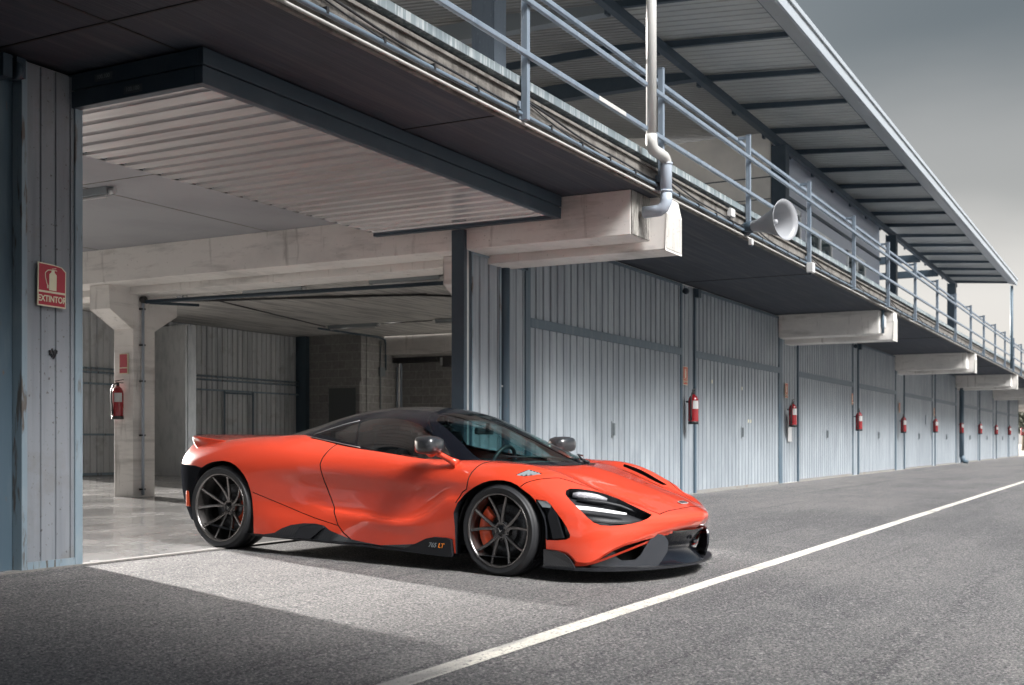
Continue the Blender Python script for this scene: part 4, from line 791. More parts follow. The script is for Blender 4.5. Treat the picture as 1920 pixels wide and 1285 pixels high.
M['seat'] = mat('dark_alcantara', (.02, .02, .023), .9)
def carbon_mat():
    m = bpy.data.materials.new('carbon_fibre'); m.use_nodes = True; N = m.node_tree.nodes; L = m.node_tree.links; b = N['Principled BSDF']
    t = N.new('ShaderNodeTexCoord'); mp = N.new('ShaderNodeMapping'); mp.inputs['Rotation'].default_value = (R(45), R(45), R(45)); L.new(t.outputs['Object'], mp.inputs[0])
    c = N.new('ShaderNodeTexChecker'); c.inputs['Scale'].default_value = 170; c.inputs['Color1'].default_value = (.035, .037, .042, 1); c.inputs['Color2'].default_value = (.009, .01, .012, 1)
    L.new(mp.outputs[0], c.inputs[0]); L.new(c.outputs[0], b.inputs['Base Color']); b.inputs['Roughness'].default_value = .35; b.inputs['Coat Weight'].default_value = .8; b.inputs['Coat Roughness'].default_value = .05; return m
M['carbon'] = carbon_mat()
def glass_mat(name, tint, refl=1.0, base=.05):
    m = bpy.data.materials.new(name); m.use_nodes = True; N = m.node_tree.nodes; L = m.node_tree.links; N.remove(N['Principled BSDF']); o = N['Material Output']
    tr = N.new('ShaderNodeBsdfTransparent'); tr.inputs[0].default_value = (*tint, 1); gl = N.new('ShaderNodeBsdfGlossy'); gl.inputs['Roughness'].default_value = .02; gl.inputs['Color'].default_value = (refl, refl, refl, 1)
    lw = N.new('ShaderNodeLayerWeight'); lw.inputs['Blend'].default_value = .5; pw_ = N.new('ShaderNodeMath'); pw_.operation = 'POWER'; pw_.inputs[1].default_value = 3.6; L.new(lw.outputs['Facing'], pw_.inputs[0])
    f = N.new('ShaderNodeMath'); f.operation = 'MULTIPLY_ADD'; f.inputs[1].default_value = .75; f.inputs[2].default_value = base; L.new(pw_.outputs[0], f.inputs[0]); mx = N.new('ShaderNodeMixShader'); L.new(f.outputs[0], mx.inputs[0]); L.new(tr.outputs[0], mx.inputs[1]); L.new(gl.outputs[0], mx.inputs[2]); L.new(mx.outputs[0], o.inputs[0]); return m
M['ws_glass'] = glass_mat('green_tinted_windscreen', (.62, .86, .84))
M['side_glass'] = glass_mat('dark_tinted_glass', (.26, .38, .40), base=.13)
M['lens'] = glass_mat('clear_lens', (.9, .9, .9))
m = bpy.data.materials.new('daylight_strip'); m.use_nodes = True; b_ = m.node_tree.nodes['Principled BSDF']; b_.inputs['Base Color'].default_value = (.5, .5, .5, 1); b_.inputs['Emission Color'].default_value = (1, 1, 1, 1); b_.inputs['Emission Strength'].default_value = .16; M['drl'] = m

# ------------------------------------------------------------------ car root: right side of the car towards the viewer
head = math.atan2(-.9984, -.0558)
CAR = thing('sports_car', (8.057, 3.930, -.0805-.002), 'low orange sports car with black roof parked in front of the open garage', 'car')
CAR.rotation_euler = (0, math.atan(.02446), head)
SH = .02446
def cv(p): return (p[0]-SH*p[2], -p[1], p[2])
def cvm(p): return (p[0]-SH*p[2], p[1], p[2])
def cmesh(name, V, F, mats, parent, mi=None, smooth=True, mirror=None):
    """V in car axes with y to the right; mirror None: as is, 'both': joined with its mirror image, 'left': mirror image only"""
    V = [tuple(map(float, v)) for v in V]; use = sorted({i for f in F for i in f}); mp = {a: i for i, a in enumerate(use)}; V = [V[i] for i in use]; F = [tuple(mp[i] for i in f) for f in F]
    if mirror == 'left': V = [(x, -y, z) for x, y, z in V]; F = [f[::-1] for f in F]
    if mirror == 'both':
        n = len(V); V = V+[(x, -y, z) for x, y, z in V]; F = list(F)+[tuple(i+n for i in f[::-1]) for f in F]; mi = (list(mi)*2) if mi else None
    me = bpy.data.meshes.new(name); me.from_pydata([cv(p) for p in V], [], [tuple(f)[::-1] for f in F]); me.update()
    for x in (mats if isinstance(mats, (list, tuple)) else [mats]): me.materials.append(x)
    if mi: me.polygons.foreach_set('material_index', mi)
    me.polygons.foreach_set('use_smooth', [smooth]*len(me.polygons))
    if mirror == 'both':
        bm = bmesh.new(); bm.from_mesh(me); bmesh.ops.remove_doubles(bm, verts=[v for v in bm.verts if abs(v.co.y) < 1e-4], dist=1e-4); bm.to_mesh(me); bm.free()
    o = bpy.data.objects.new(name, me); COL.objects.link(o); o.parent = parent; return o
def cb(name, mb, m, parent, mirror=None, bevel=0, smooth=None):
    """an MB holding car-axis geometry"""
    o = cmesh(name, mb.v, mb.f, mb.mats or m, parent, mb.mi if mb.mats else None, False, mirror)
    sm = list(mb.sm)*(2 if mirror == 'both' else 1)
    o.data.polygons.foreach_set('use_smooth', [bool(s) if smooth is None else smooth for s in sm][:len(o.data.polygons)])
    if bevel: md = o.modifiers.new('bevel', 'BEVEL'); md.width = bevel; md.segments = 2; md.limit_method = 'ANGLE'
    return o

def grid_bm(N, nu, nv):
    G = surf(N, nu, nv); bm = bmesh.new(); a, b, _ = G.shape
    vs = [[bm.verts.new(G[i, j]) for j in range(b)] for i in range(a)]
    for i in range(a-1):
        for j in range(b-1):
            try: bm.faces.new((vs[i][j], vs[i][j+1], vs[i+1][j+1], vs[i+1][j]))
            except Exception: pass
    bmesh.ops.remove_doubles(bm, verts=bm.verts, dist=1e-5)
    bm.faces.layers.int.new('reg'); bm.normal_update(); return bm
def basis(d):
    d = Vector(d).normalized(); t = Vector((0, 0, 1)) if abs(d.z) < .9 else Vector((1, 0, 0)); e1 = d.cross(t).normalized(); return d, e1, d.cross(e1)
def inside(pt, poly):
    x, y = pt; c = False; n = len(poly)
    for i in range(n):
        x1, y1 = poly[i]; x2, y2 = poly[i-1]
        if (y1 > y) != (y2 > y) and x < (x2-x1)*(y-y1)/(y2-y1)+x1: c = not c
    return c
def knife(bm, poly, d, reg, only=None, facing=True, maxd=None):
    d, e1, e2 = basis(d); L = bm.faces.layers.int['reg']; P = [Vector(p) for p in poly]
    Q = [(p.dot(e1), p.dot(e2)) for p in P]; dc = sum(p.dot(d) for p in P)/len(P)
    def ok(f, c):
        if facing and f.normal.dot(d) < .02: return False
        if maxd and abs(c.dot(d)-dc) > maxd: return False
        return only is None or f[L] in only
    n = len(P)
    for i in range(n):
        a, b = P[i], P[(i+1) % n]; ab = b-a; ab = ab-d*ab.dot(d)
        if ab.length < 1e-5: continue
        mid = (a+b)/2; m2 = Vector((mid.dot(e1), mid.dot(e2))); rad = ab.length/2+.035
        u = Vector((ab.dot(e1), ab.dot(e2))).normalized()
        fs = []
        for f in bm.faces:
            c = f.calc_center_median(); q = Vector((c.dot(e1), c.dot(e2)))-m2
            if abs(q.dot(u)) < rad and abs(q.x*u.y-q.y*u.x) < .035 and ok(f, c): fs.append(f)
        if not fs: continue
        es = {e for f in fs for e in f.edges}; vs = {v for f in fs for v in f.verts}
        bmesh.ops.bisect_plane(bm, geom=list(vs)+list(es)+fs, plane_co=a, plane_no=ab.cross(d).normalized(), dist=2e-5)
    for f in bm.faces:
        c = f.calc_center_median()
        if ok(f, c) and inside((c.dot(e1), c.dot(e2)), Q): f[L] = reg
def ribbon(line, d, wid):
    d, e1, e2 = basis(d); P = [Vector(p) for p in line]; A = []; Bq = []
    for i, p in enumerate(P):
        t = (P[min(i+1, len(P)-1)]-P[max(i-1, 0)]); t = t-d*t.dot(d); nrm = t.cross(d).normalized()*wid/2; A.append(p+nrm); Bq.append(p-nrm)
    return A+Bq[::-1]
def take(bm, regs, depth=0, walls=True, wall_only=False, ddir=None):
    """V, F of the faces with a given region; depth pushes them in and closes the rim with walls"""
    L = bm.faces.layers.int['reg']; fs = [f for f in bm.faces if f[L] in regs]; idx = {}; V = []; F = []
    for f in fs:
        for v in f.verts:
            if v not in idx: idx[v] = len(V); V.append(v.co.copy())
    if not depth:
        return V, [tuple(idx[v] for v in f.verts) for f in fs]
    s = set(fs); nr = {}
    for v in idx:
        n = Vector((0, 0, 0))
        for f in v.link_faces: n += f.normal
        nr[v] = n.normalized() if ddir is None else Vector(ddir)
    base = len(V); out = [tuple(c) for c in V]+[tuple(v.co-nr[v]*depth) for v in idx]
    if not wall_only: F = [tuple(base+idx[v] for v in f.verts) for f in fs]
    for f in fs:
        for e in f.edges:
            if sum(g in s for g in e.link_faces) == 1:
                if all(abs(v.co.y) < 1e-4 for v in e.verts): continue
                l = [l_ for l_ in f.loops if l_.edge == e][0]; a, b = idx[l.vert], idx[l.link_loop_next.vert]; F.append((a, b, base+b, base+a))
    return out, F
Y = (0, 1, 0)
bm = grid_bm(BODY, 7, 7)
FT = FEAT
fa = FT['front_arch']+[(.394, .95, .05), (-.361, .93, .05)]
ra = FT['rear_arch']+[(-2.30, .95, .05), (-3.0, .95, .05), (-3.03, .95, .30), (-3.00, .95, .48), (-2.94, .95, .60)]
knife(bm, fa, Y, 1, facing=False, maxd=.35); knife(bm, ra, Y, 2, facing=False, maxd=.35)
fl = FT['front_low']+[(1.10, 0, .352), (1.25, -.02, .352), (1.25, -.1, .0), (.7, .8, -.1), (.36, 1.0, .0), (.36, 1.0, .23)]
knife(bm, fl, (.62, .78, .0), 3, only=(0,), facing=False)
for f in list(bm.faces):                          # underside of the nose in the middle
    c = f.calc_center_median()
    if c.x > .98 and c.z < .345 and abs(c.y) < .3: f[bm.faces.layers.int['reg']] = 3
sk = FT['skirt']; sk = sk+[(-.36, .93, .0), (-2.32, .95, .0)]
knife(bm, sk, Y, 4, only=(0,))
tb = [(-2.80, .95, .655), (-2.876, .958, .661), (-2.97, .945, .675), (-3.06, .928, .677), (-3.6, .5, .69), (-3.7, .5, .0), (-2.8, .95, 0)]
knife(bm, tb, Y, 5, only=(0,), facing=False); 
knife(bm, FT['headlight'], (.55, .72, .42), 6, only=(0,), maxd=.3)
knife(bm, FT['vent'], Y, 7, only=(0,), maxd=.2)
knife(bm, FT['louvre'], (0, .45, .9), 8, only=(0,), maxd=.2)
knife(bm, [(.18, .675, .77), (.30, .655, .74), (.44, .625, .70), (.60, .585, .62), (.58, .545, .62), (.46, .55, .66), (.32, .575, .70), (.20, .61, .74)], (.35, 0, .94), 9, only=(0,), maxd=.2)
up = (0, .72, .69)
dg = [p for p in FT['door_rear_gap']]; fg = FT['door_front_gap']
knife(bm, ribbon([(dg[0][0]+.01, .70, .93)]+dg, Y, .0095), Y, 10, only=(0,), maxd=.35)
knife(bm, ribbon([(fg[0][0]+.06, .70, .83)]+fg+[(-.30, .93, .58), (-.352, .93, .50)], Y, .0095), Y, 10, only=(0,), maxd=.35)
knife(bm, ribbon(FT['clam'], up, .007), up, 10, only=(0,), maxd=.3)
bl = FT['bonnet'][:9]
knife(bm, ribbon(FT['clam'][-1:]+FT['ridge1'][1:]+[(1.01, .30, .50), (1.035, .18, .497), (1.045, .06, .497), (1.045, -.01, .497)], (.3, 0, .95), .007), (.3, 0, .95), 10, only=(0,), maxd=.6)
knife(bm, ribbon([(p[0], p[1], p[2]) for p in FT['quarter_line']], Y, .006), Y, 10, only=(0,), maxd=.3)
L = bm.faces.layers.int['reg']
dpoly = [(-1.60, .93), (-1.655, .73), (-1.60, .52), (-1.53, .37), (-1.46, .27), (-1.32, .172), (-1.0, .15), (-.36, .15), (-.36, .5), (-.262, .60), (-.245, .72), (-.14, .83), (-.14, 1.0), (-1.60, 1.0)]
for f in bm.faces:
    c = f.calc_center_median()
    if f[L] == 0:
        # everything hidden under the greenhouse goes
        hw = np.interp(c.x, [-2.0, -1.9, -1.5, -1.2, -.76, -.5, -.35, -.2, -.02, .08, .14], [0, .72, .745, .755, .755, .72, .66, .60, .45, .3, 0])
        if -2.0 < c.x < .14 and abs(c.y) < hw: f[L] = 99; continue
        if inside((c.x, c.z), dpoly) and c.y > .69: f[L] = 11
body = cmesh('body_shell', *take(bm, (0,)), M['paint'], CAR, mirror='both')
for mir in (None, 'left'): cmesh('door', *take(bm, (11,)), M['paint'], CAR, mirror=mir)
cmesh('side_skirt', *take(bm, (4,)), M['carbon'], CAR); cmesh('side_skirt', *take(bm, (4,)), M['carbon'], CAR, mirror='left')
cmesh('rear_bumper', *take(bm, (5,)), M['rough_black'], CAR, mirror='both')
for mir in (None, 'left'):
    for rg in (1, 2): cmesh('arch_lip', *take(bm, (rg,), .07, wall_only=True, ddir=Y), M['satin_black'], body, mirror=mir, smooth=False)
cmesh('intake_lip', *take(bm, (3,), .03, wall_only=True, ddir=(.3, .3, .6)), M['paint'], body, mirror='both', smooth=False)
for mir in (None, 'left'):
    hv, hf = take(bm, (6,), .075)
    hl_ = cmesh('headlight', hv, hf, M['satin_black'], CAR, mirror=mir, smooth=False)
    cmesh('side_vent', *take(bm, (7,), .05), M['gloss_black'], CAR, mirror=mir, smooth=False)
    cmesh('fender_louvre', *take(bm, (8,), .014), M['satin_black'], CAR, mirror=mir, smooth=False)
    cmesh('bonnet_vent', *take(bm, (9,), .03), M['void'], CAR, mirror=mir, smooth=False)
    # lamps inside the headlight: cluster on top, light strip below
    s_ = 1 if mir is None else -1
    def n_in(p, k): return (p[0]-.55*k, p[1]-.72*k, p[2]-.42*k)
    D = FT['drl']
    top = D[:5]; bot = D[5:][::-1]; b = MB()
    for a_, c_ in zip(top, bot):
        b.v += [n_in(a_, .022), n_in(c_, .022), n_in(c_, .028), n_in(a_, .028)]
    for i in range(4):
        for k in range(4): b.face([4*i+k, 4*i+4+k, 4*i+4+(k+1) % 4, 4*i+(k+1) % 4])
    b.face([0, 1, 2, 3]); b.face([19, 18, 17, 16])
    cb('daylight_strip', b, M['drl'], hl_, mirror=mir)
    b = MB(); b.smooth = True
    path = [(.525, .80, .612), (.56, .775, .612), (.61, .73, .606), (.66, .685, .597), (.71, .645, .582)]
    b.tube([n_in(p, .048) for p in path], [.016, .026, .028, .024, .012], 14)
    cb('lamp_cluster', b, M['lamp'] , hl_, mirror=mir)
    b = MB(); b.smooth = True
    b.tube([n_in(p, .045) for p in [(.56, .80, .575), (.64, .75, .572), (.72, .68, .560), (.80, .62, .54), (.88, .56, .505), (.94, .50, .47)]], [.008, .014, .016, .014, .010, .004], 10)
    cb('lamp_bezel', b, M['satin_black'], hl_, mirror=mir)
    b = MB(); b.smooth = True
    b.tube([n_in(p, .055) for p in [(.62, .86, .47), (.70, .82, .445), (.79, .745, .432), (.87, .66, .430), (.93, .56, .44)]], .010, 8)
    cb('lamp_bezel', b, M['void'], hl_, mirror=mir)
gp = MB(); gv, gf = take(bm, (10,), .012); gp.v = gv; gp.f = gf; gp.mi = [0]*len(gf); gp.sm = [False]*len(gf)
for mir in (None, 'left'): split_build(gp, 0, cm=lambda q: cmesh('panel_gap', q.v, q.f, M['gap'], body, mirror=mir, smooth=False))
bm.free()
# louvre fins
for mir in (None, 'left'):
    b = MB()
    for i in range(4):
        t = i/3; a = Vector((.125+.03*i, .885-.012*i, .716+.004*i)); c_ = Vector((.19+.025*i, .825-.002*i, .752-.006*i))
        b.prism([a, c_, c_+Vector((.012, 0, -.01)), a+Vector((.012, 0, -.012))], (0, .0, .004))
    split_build(b, 0, cm=lambda q: cb('louvre_fin', q, M['steel_grey'], CAR, mirror=mir))
    b = MB()   # vertical turning vane in the side vent
    b.prism([(.425, .925, .53), (.47, .93, .46), (.52, .93, .31), (.44, .935, .30), (.40, .935, .45)], (-.0, -.03, .0))
    cb('vane', b, M['satin_black'], CAR, mirror=mir)
    b = MB(); b.prism([(.32, .935, .553), (.39, .93, .551), (.42, .925, .528), (.44, .925, .505), (.36, .935, .51)], (0, -.02, 0)); cb('vane', b, M['steel_grey'], CAR, mirror=mir)

# ------------------------------------------------------------------ greenhouse
bm = grid_bm(CABIN, 7, 8)
ws = FT['ws_side']; wsp = [(-.862, .0, 1.16), (-.862, .19, 1.15), (-.866, .305, 1.138), (-.862, .414, 1.119)]+ws[:7]+[(-.262, .625, .79), (-.17, .56, .785), (-.06, .47, .785), (.035, .30, .785), (.09, .12, .785), (.10, -.01, .785)]
knife(bm, wsp, (.35, 0, .94), 1, facing=False)
knife(bm, FT['win_door'], Y, 2, only=(0,)); knife(bm, FT['win_rearq'], Y, 3, only=(0,))
knife(bm, ribbon([(-1.452, .59, 1.10), (-1.50, .60, 1.055), (-1.452, .67, 1.0), (-1.43, .72, .94), (-1.418, .76, .87)], Y, .006), Y, 5, only=(0,), maxd=.3)
knife(bm, ribbon([(-.80, .60, .995), (-.90, .52, 1.10), (-.935, .41, 1.135), (-.96, .27, 1.16), (-.98, .1, 1.18), (-.98, -.01, 1.18)], (.2, .2, .95), .007), (.2, .2, .95), 5, only=(0,), maxd=.5)
cmesh('roof', *take(bm, (0,)), M['gloss_black'], CAR, mirror='both')
cmesh('roof_gap', *take(bm, (5,), .006), M['void'], CAR, mirror='both', smooth=False)
cmesh('windscreen', *take(bm, (1,)), M['ws_glass'], CAR, mirror='both')
for mir in (None, 'left'):
    cmesh('side_window', *take(bm, (2,)), M['side_glass'], CAR, mirror=mir); cmesh('quarter_window', *take(bm, (3,)), M['side_glass'], CAR, mirror=mir)
bm.free()
for mir in (None, 'left'):      # bright edge along the quarter window and bottom of the glass
    b = MB(); b.smooth = True; b.tube([(-1.90, .69, .955), (-1.78, .672, .995), (-1.64, .628, 1.042), (-1.50, .602, 1.075)], .003, 6); b.tube([(-1.95, .715, .945), (-1.72, .748, .915), (-1.5, .76, .885), (-1.36, .771, .868)], .003, 6)
    cb('window_trim', b, M['galv'], CAR, mirror=mir)

# interior: tub, dash, seats, wheel, mirror
b = MB(); b.box(-1.95, -.10, -.70, .70, .20, .26); b.box(-1.80, -1.75, -.60, .60, .2, .98); b.box(-1.95, -.10, .705, .73, .2, .77); b.box(-1.95, -.10, -.73, -.705, .2, .77)
cb('interior_tub', b, M['seat'], CAR)
b = MB(); b.prism([(-.55, -.68, .50), (-.62, -.68, .70), (-.52, -.68, .775), (-.1, -.68, .765), (0, -.68, .6), (0, -.68, .4)], (0, 1.36, 0)); cb('dashboard', b, M['seat'], CAR, bevel=.02)
for sy in (-.36, .36):
    b = MB(); b.prism([(-1.62, sy-.24, .38), (-1.52, sy-.24, .36), (-1.34, sy-.24, .95), (-1.36, sy-.24, 1.0), (-1.46, sy-.24, .98)][::-1], (0, .48, 0)); b.prism([(-1.6, sy-.24, .30), (-.95, sy-.24, .36), (-.93, sy-.24, .42), (-1.55, sy-.24, .40)], (0, .48, 0)); b.box(-1.47, -1.38, sy-.12, sy+.12, .93, 1.04)
    cb('seat', b, M['seat'], CAR, bevel=.03)
b = MB(); b.smooth = True; o_ = Vector((-.78, -.36, .73)); ax_ = Vector((-.93, 0, .36)); e1_ = Vector((0, 1, 0)); e2_ = ax_.cross(e1_)
b.tube([tuple(o_+(e1_*math.cos(a*math.pi/12)+e2_*math.sin(a*math.pi/12))*.17) for a in range(25)], .016, 8); b.tube([tuple(o_-e1_*.17), tuple(o_+e1_*.17)], .014, 6)
cb('steering_wheel', b, M['satin_black'], CAR)
b = MB(); b.box(-.74, -.70, -.12, .12, .985, 1.04); b.box(-.70, -.66, -.02, .02, 1.0, 1.08); cb('inner_mirror', b, M['satin_black'], CAR, bevel=.012)
# wipers and cowl
b = MB(); b.prism([(-.27, -.62, .772), (-.05, -.46, .776), (.12, -.15, .778), (.14, 0, .778), (.12, .15, .778), (-.05, .46, .776), (-.27, .62, .772), (-.2, .66, .765), (.02, .50, .768), (.16, .2, .772), (.185, 0, .773), (.16, -.2, .772), (.02, -.50, .768), (-.2, -.66, .765)], (0, 0, .004)); cb('cowl', b, M['satin_black'], CAR)
b = MB(); b.smooth = True; b.tube([(.10, -.02, .80), (-.02, .12, .83), (-.18, .52, .83)], .007, 6); b.tube([(.13, -.08, .80), (.02, -.2, .845), (-.10, -.5, .83)], .007, 6); b.tube([(.155, -.02, .79), (.09, -.02, .81)], .014, 6); b.tube([(.16, -.12, .79), (.10, -.1, .81)], .014, 6)
cb('wiper', b, M['satin_black'], CAR)

# ------------------------------------------------------------------ mirrors
for mir in (None, 'left'):
    s_ = 1 if mir is None else -1
    V = []; F = []
    prof = [(0.0, .0, .0), (.01, .50, .58), (.035, .82, .84), (.08, .98, .97), (.13, 1.0, 1.0), (.165, .90, .93), (.19, .66, .72), (.20, .3, .35), (.202, 0, 0)]
    n = 20
    rings = []
    for t_, a_, b2 in prof:    # along the outboard axis; cross-section: long in x, short in z
        rings.append(len(V))
        for k in range(n):
            an = 2*math.pi*k/n; cx = math.copysign(abs(math.cos(an))**.6, math.cos(an)); cz = math.copysign(abs(math.sin(an))**.62, math.sin(an))
            V.append((-.575+cx*.098*a_+.03*(1-a_)+t_*.12, .850+t_*1.2, .908+cz*.068*b2))
    for a_, b2 in zip(rings, rings[1:]):
        for k in range(n): F.append((a_+k, a_+(k+1) % n, b2+(k+1) % n, b2+k))
    mo = cmesh('door_mirror', V, F, M['carbon'], CAR, mirror=mir)
    b = MB(); b.smooth = True
    b.tube([(-.40, .85, .775), (-.45, .865, .80), (-.52, .885, .838), (-.575, .93, .862), (-.585, 1.0, .868)], [.034, .024, .020, .024, .018], 12)
    cb('mirror_arm', b, M['paint'], mo, mirror=mir)
    b = MB(); b.smooth = True; b.tube([(-.57, .90, .857), (-.555, .96, .852), (-.545, 1.02, .860)], [.03, .034, .02], 12); cb('mirror_base', b, M['paint'], mo, mirror=mir)

# ------------------------------------------------------------------ front splitter, fences, intakes
lead = [(.36, .945), (.48, .95), (.61, .94), (.73, .885), (.84, .795), (.93, .67), (1.0, .51), (1.055, .33), (1.088, .16), (1.097, 0)]
full = [(x, y, .098) for x, y in lead]+[(x, -y, .098) for x, y in lead[-2::-1]]
b = MB(); b.prism(full, (0, 0, .016)); cb('splitter', b, M['satin_black'], CAR, bevel=.004)
b = MB(); inner = [(x-.02*(1 if i > 2 else .3), y-.01) for i, (x, y) in enumerate(lead)]
for (x0, y0), (x1, y1) in zip(lead, lead[1:]):
    pass
for mir in (None, 'left'):
    b = MB(); q = [(.375, .225), (.47, .222), (.53, .205), (.565, .175), (.60, .125), (.605, .108), (.375, .108)]
    b.prism([(x, .948 if x < .5 else .948-(x-.5)*.22, z) for x, z in q], (0, -.012, 0)); cb('carbon_fence', b, M['carbon'], CAR, mirror=mir)
    # turned up duct fence
    A = Vector((.76, .66, 0)); Bv = Vector((1.035, .37, 0)); t_ = Bv-A; nn = Vector((t_.y, -t_.x, 0)).normalized()*.012
    q = [(-.42, .114), (.80, .112), (.88, .145), (.99, .21), (1.01, .27), (1.0, .29), (.95, .318), (.88, .328), (.79, .333), (.70, .318), (.60, .255), (.50, .19), (.40, .158), (.16, .152), (.06, .175), (.02, .215), (-.06, .215), (-.16, .18), (-.30, .14)]
    b = MB(); b.prism([tuple(A+t_*k+Vector((0, 0, z))) for k, z in q], tuple(nn)); cb('duct_fence', b, M['fence'], CAR, mirror=mir, bevel=.0025)
    b = MB(); b.prism([(.48, .84, .116), (.68, .62, .116), (.86, .34, .116), (.86, .34, .31), (.68, .62, .27), (.48, .84, .20)], (-.02, -.02, 0)); cb('intake', b, M['void'], CAR, mirror=mir)
b = MB(); b.prism([(.98, -.36, .345), (1.045, -.2, .345), (1.085, 0, .345), (1.045, .2, .345), (.98, .36, .345), (.93, .30, .20), (.97, 0, .19), (.93, -.30, .20)], (-.08, 0, -.0)) if 0 else None
cV = []; cF = []
for k, (dx, z) in enumerate(((0, .348), (-.035, .30), (-.085, .24), (-.10, .20), (-.02, .125), (.0, .114))):
    for j in range(13):
        y = -.42+.07*j; cV.append((1.088-1.05*abs(y)**2.3*1.0+dx, y, z))
for k in range(5):
    for j in range(12): cF.append((13*k+j, 13*k+j+1, 13*k+13+j+1, 13*k+13+j))
cmesh('centre_intake', cV, cF, M['gloss_black'], CAR)
b = MB(); b.smooth = True; b.tube([(1.03, -.08, .26), (1.055, -.08, .255), (1.06, -.05, .25), (1.05, -.03, .25)], .012, 8); cb('tow_hook', b, M['satin_black'], CAR)
# nose badge
bd = MB(); c0 = Vector((.985, .0, .5285)); ux = Vector((0, 1, 0)); vx = Vector((.93, 0, -.36)).normalized(); nz = Vector((.36, 0, .93))
def q4(w_, h_, k): return [tuple(c0+ux*a*w_+vx*b2*h_+nz*k) for a, b2 in ((-1, -.6), (-.8, -1), (.8, -1), (1, -.6), (1, .6), (.8, 1), (-.8, 1), (-1, .6))]
bd.mat(M['ext_label']).prism(q4(.062, .021, .004), tuple(nz*.003)); bd.mat(M['satin_black']).prism(q4(.056, .016, .0075), tuple(nz*.001))
bdo = cb('nose_badge', bd, None, CAR)
b = MB(); b.box(.986, .992, -.045, .04, .5345, .5355); cb('badge_script', b, M['ext_label'], bdo)

# side skirt blade, fin, flap
for mir in (None, 'left'):
    b = MB(); b.prism([(-2.31, .965, .142), (-1.9, .975, .138), (-1.3, .975, .135), (-.75, .965, .125), (-.40, .96, .112), (-.40, .80, .112), (-2.31, .80, .142)], (0, 0, .012)); cb('skirt_blade', b, M['satin_black'], CAR, mirror=mir, bevel=.003)
    b = MB(); b.prism([(-1.0, .947, .146), (-.80, .952, .146), (-.68, .955, .195), (-.60, .957, .232), (-.53, .957, .247), (-.42, .957, .245), (-.385, .957, .235), (-.375, .957, .118), (-.60, .957, .118), (-.80, .952, .125)], (0, -.02, 0)); fin = cb('skirt_fin', b, M['satin_black'], CAR, mirror=mir, bevel=.003)
    b = MB(); b.prism([(-1.72, .925, .262), (-1.60, .93, .26), (-1.585, .94, .245), (-1.70, .965, .155), (-1.86, .965, .155), (-1.83, .935, .235)], (0, -.03, -.0)); cb('skirt_flap', b, M['satin_black'], CAR, mirror=mir, bevel=.004)
    if mir is None:
        for txt, m_, x in (('765', M['steel_grey'], -.545), ('LT', mat('badge_orange', (.85, .25, .02), .4), -.470)):
            me = text_mesh(txt, .046, .0008, True, shear=.3); me.materials.clear(); me.materials.append(m_)
            me.transform(Matrix.Translation((x-SH*.2, -.9595, .188)) @ Matrix.Rotation(R(90), 4, 'X')); o = bpy.data.objects.new('lettering', me); COL.objects.link(o); o.parent = fin
# floor and wheel houses
b = MB(); b.prism([(.9, -.5, .118), (.9, .5, .118), (.5, .78, .118), (-.45, .70, .118), (-.5, .86, .118), (-2.25, .86, .13), (-2.3, .60, .14), (-3.0, .60, .18), (-3.3, .6, .26), (-3.3, -.6, .26), (-3.0, -.60, .18), (-2.3, -.60, .14), (-2.25, -.86, .13), (-.5, -.86, .118), (-.45, -.70, .118), (.5, -.78, .118)], (0, 0, .02)); cb('floor', b, M['void'], CAR)
for mir in (None, 'left'):
    for x0, r_, w0 in ((0, .352, .64), (-2.67, .378, .58)):
        V = []; F = []
        for i in range(25):
            a = math.pi*(-.12+1.24*i/24)
            for y in (w0, .90): V.append((x0+math.cos(a)*r_, y, .327+math.sin(a)*r_))
        for i in range(24): F.append((2*i, 2*i+2, 2*i+3, 2*i+1))
        V.append((x0, w0, .3)); c_ = len(V)-1
        for i in range(24): F.append((2*i, c_, 2*i+2))
        cmesh('wheel_arch_liner', V, F, M['void'], CAR, mirror=mir)
# rear: spoiler, corner pieces, exhaust side
V = []; F = []; ys = [-.80+.05*i for i in range(33)]; npf = 8
for y in ys:
    k = abs(y)/.8; xt = -3.50+.36*k**3.0; zt = .925-.012*k**4; w_ = .30-.04*k
    zb = .885 if k < .9 else .86
    V += [(xt+w_+.12, y, .888), (xt+w_*.6, y, .905), (xt+.06, y, zt), (xt, y, zt-.004), (xt-.008, y, zt-.035), (xt+.02, y, zt-.075), (xt+.07, y, .80), (xt+w_, y, .80)]
for i in range(len(ys)-1):
    for k in range(npf-1): F.append((npf*i+k, npf*i+npf+k, npf*i+npf+k+1, npf*i+k+1))
F.append(tuple(range(npf))); F.append(tuple((len(ys)-1)*npf+k for k in range(npf))[::-1])
o = cmesh('rear_spoiler', V, F, M['paint'], CAR); md = o.modifiers.new('b', 'BEVEL'); md.width = .01; md.segments = 3; md.limit_method = 'ANGLE'; md.angle_limit = R(40)
for mir in (None, 'left'):
    b = MB(); b.box(-3.10, -3.06, .90, .925, .33, .46); cb('side_reflector', b, M['caliper'], CAR, mirror=mir, bevel=.008)

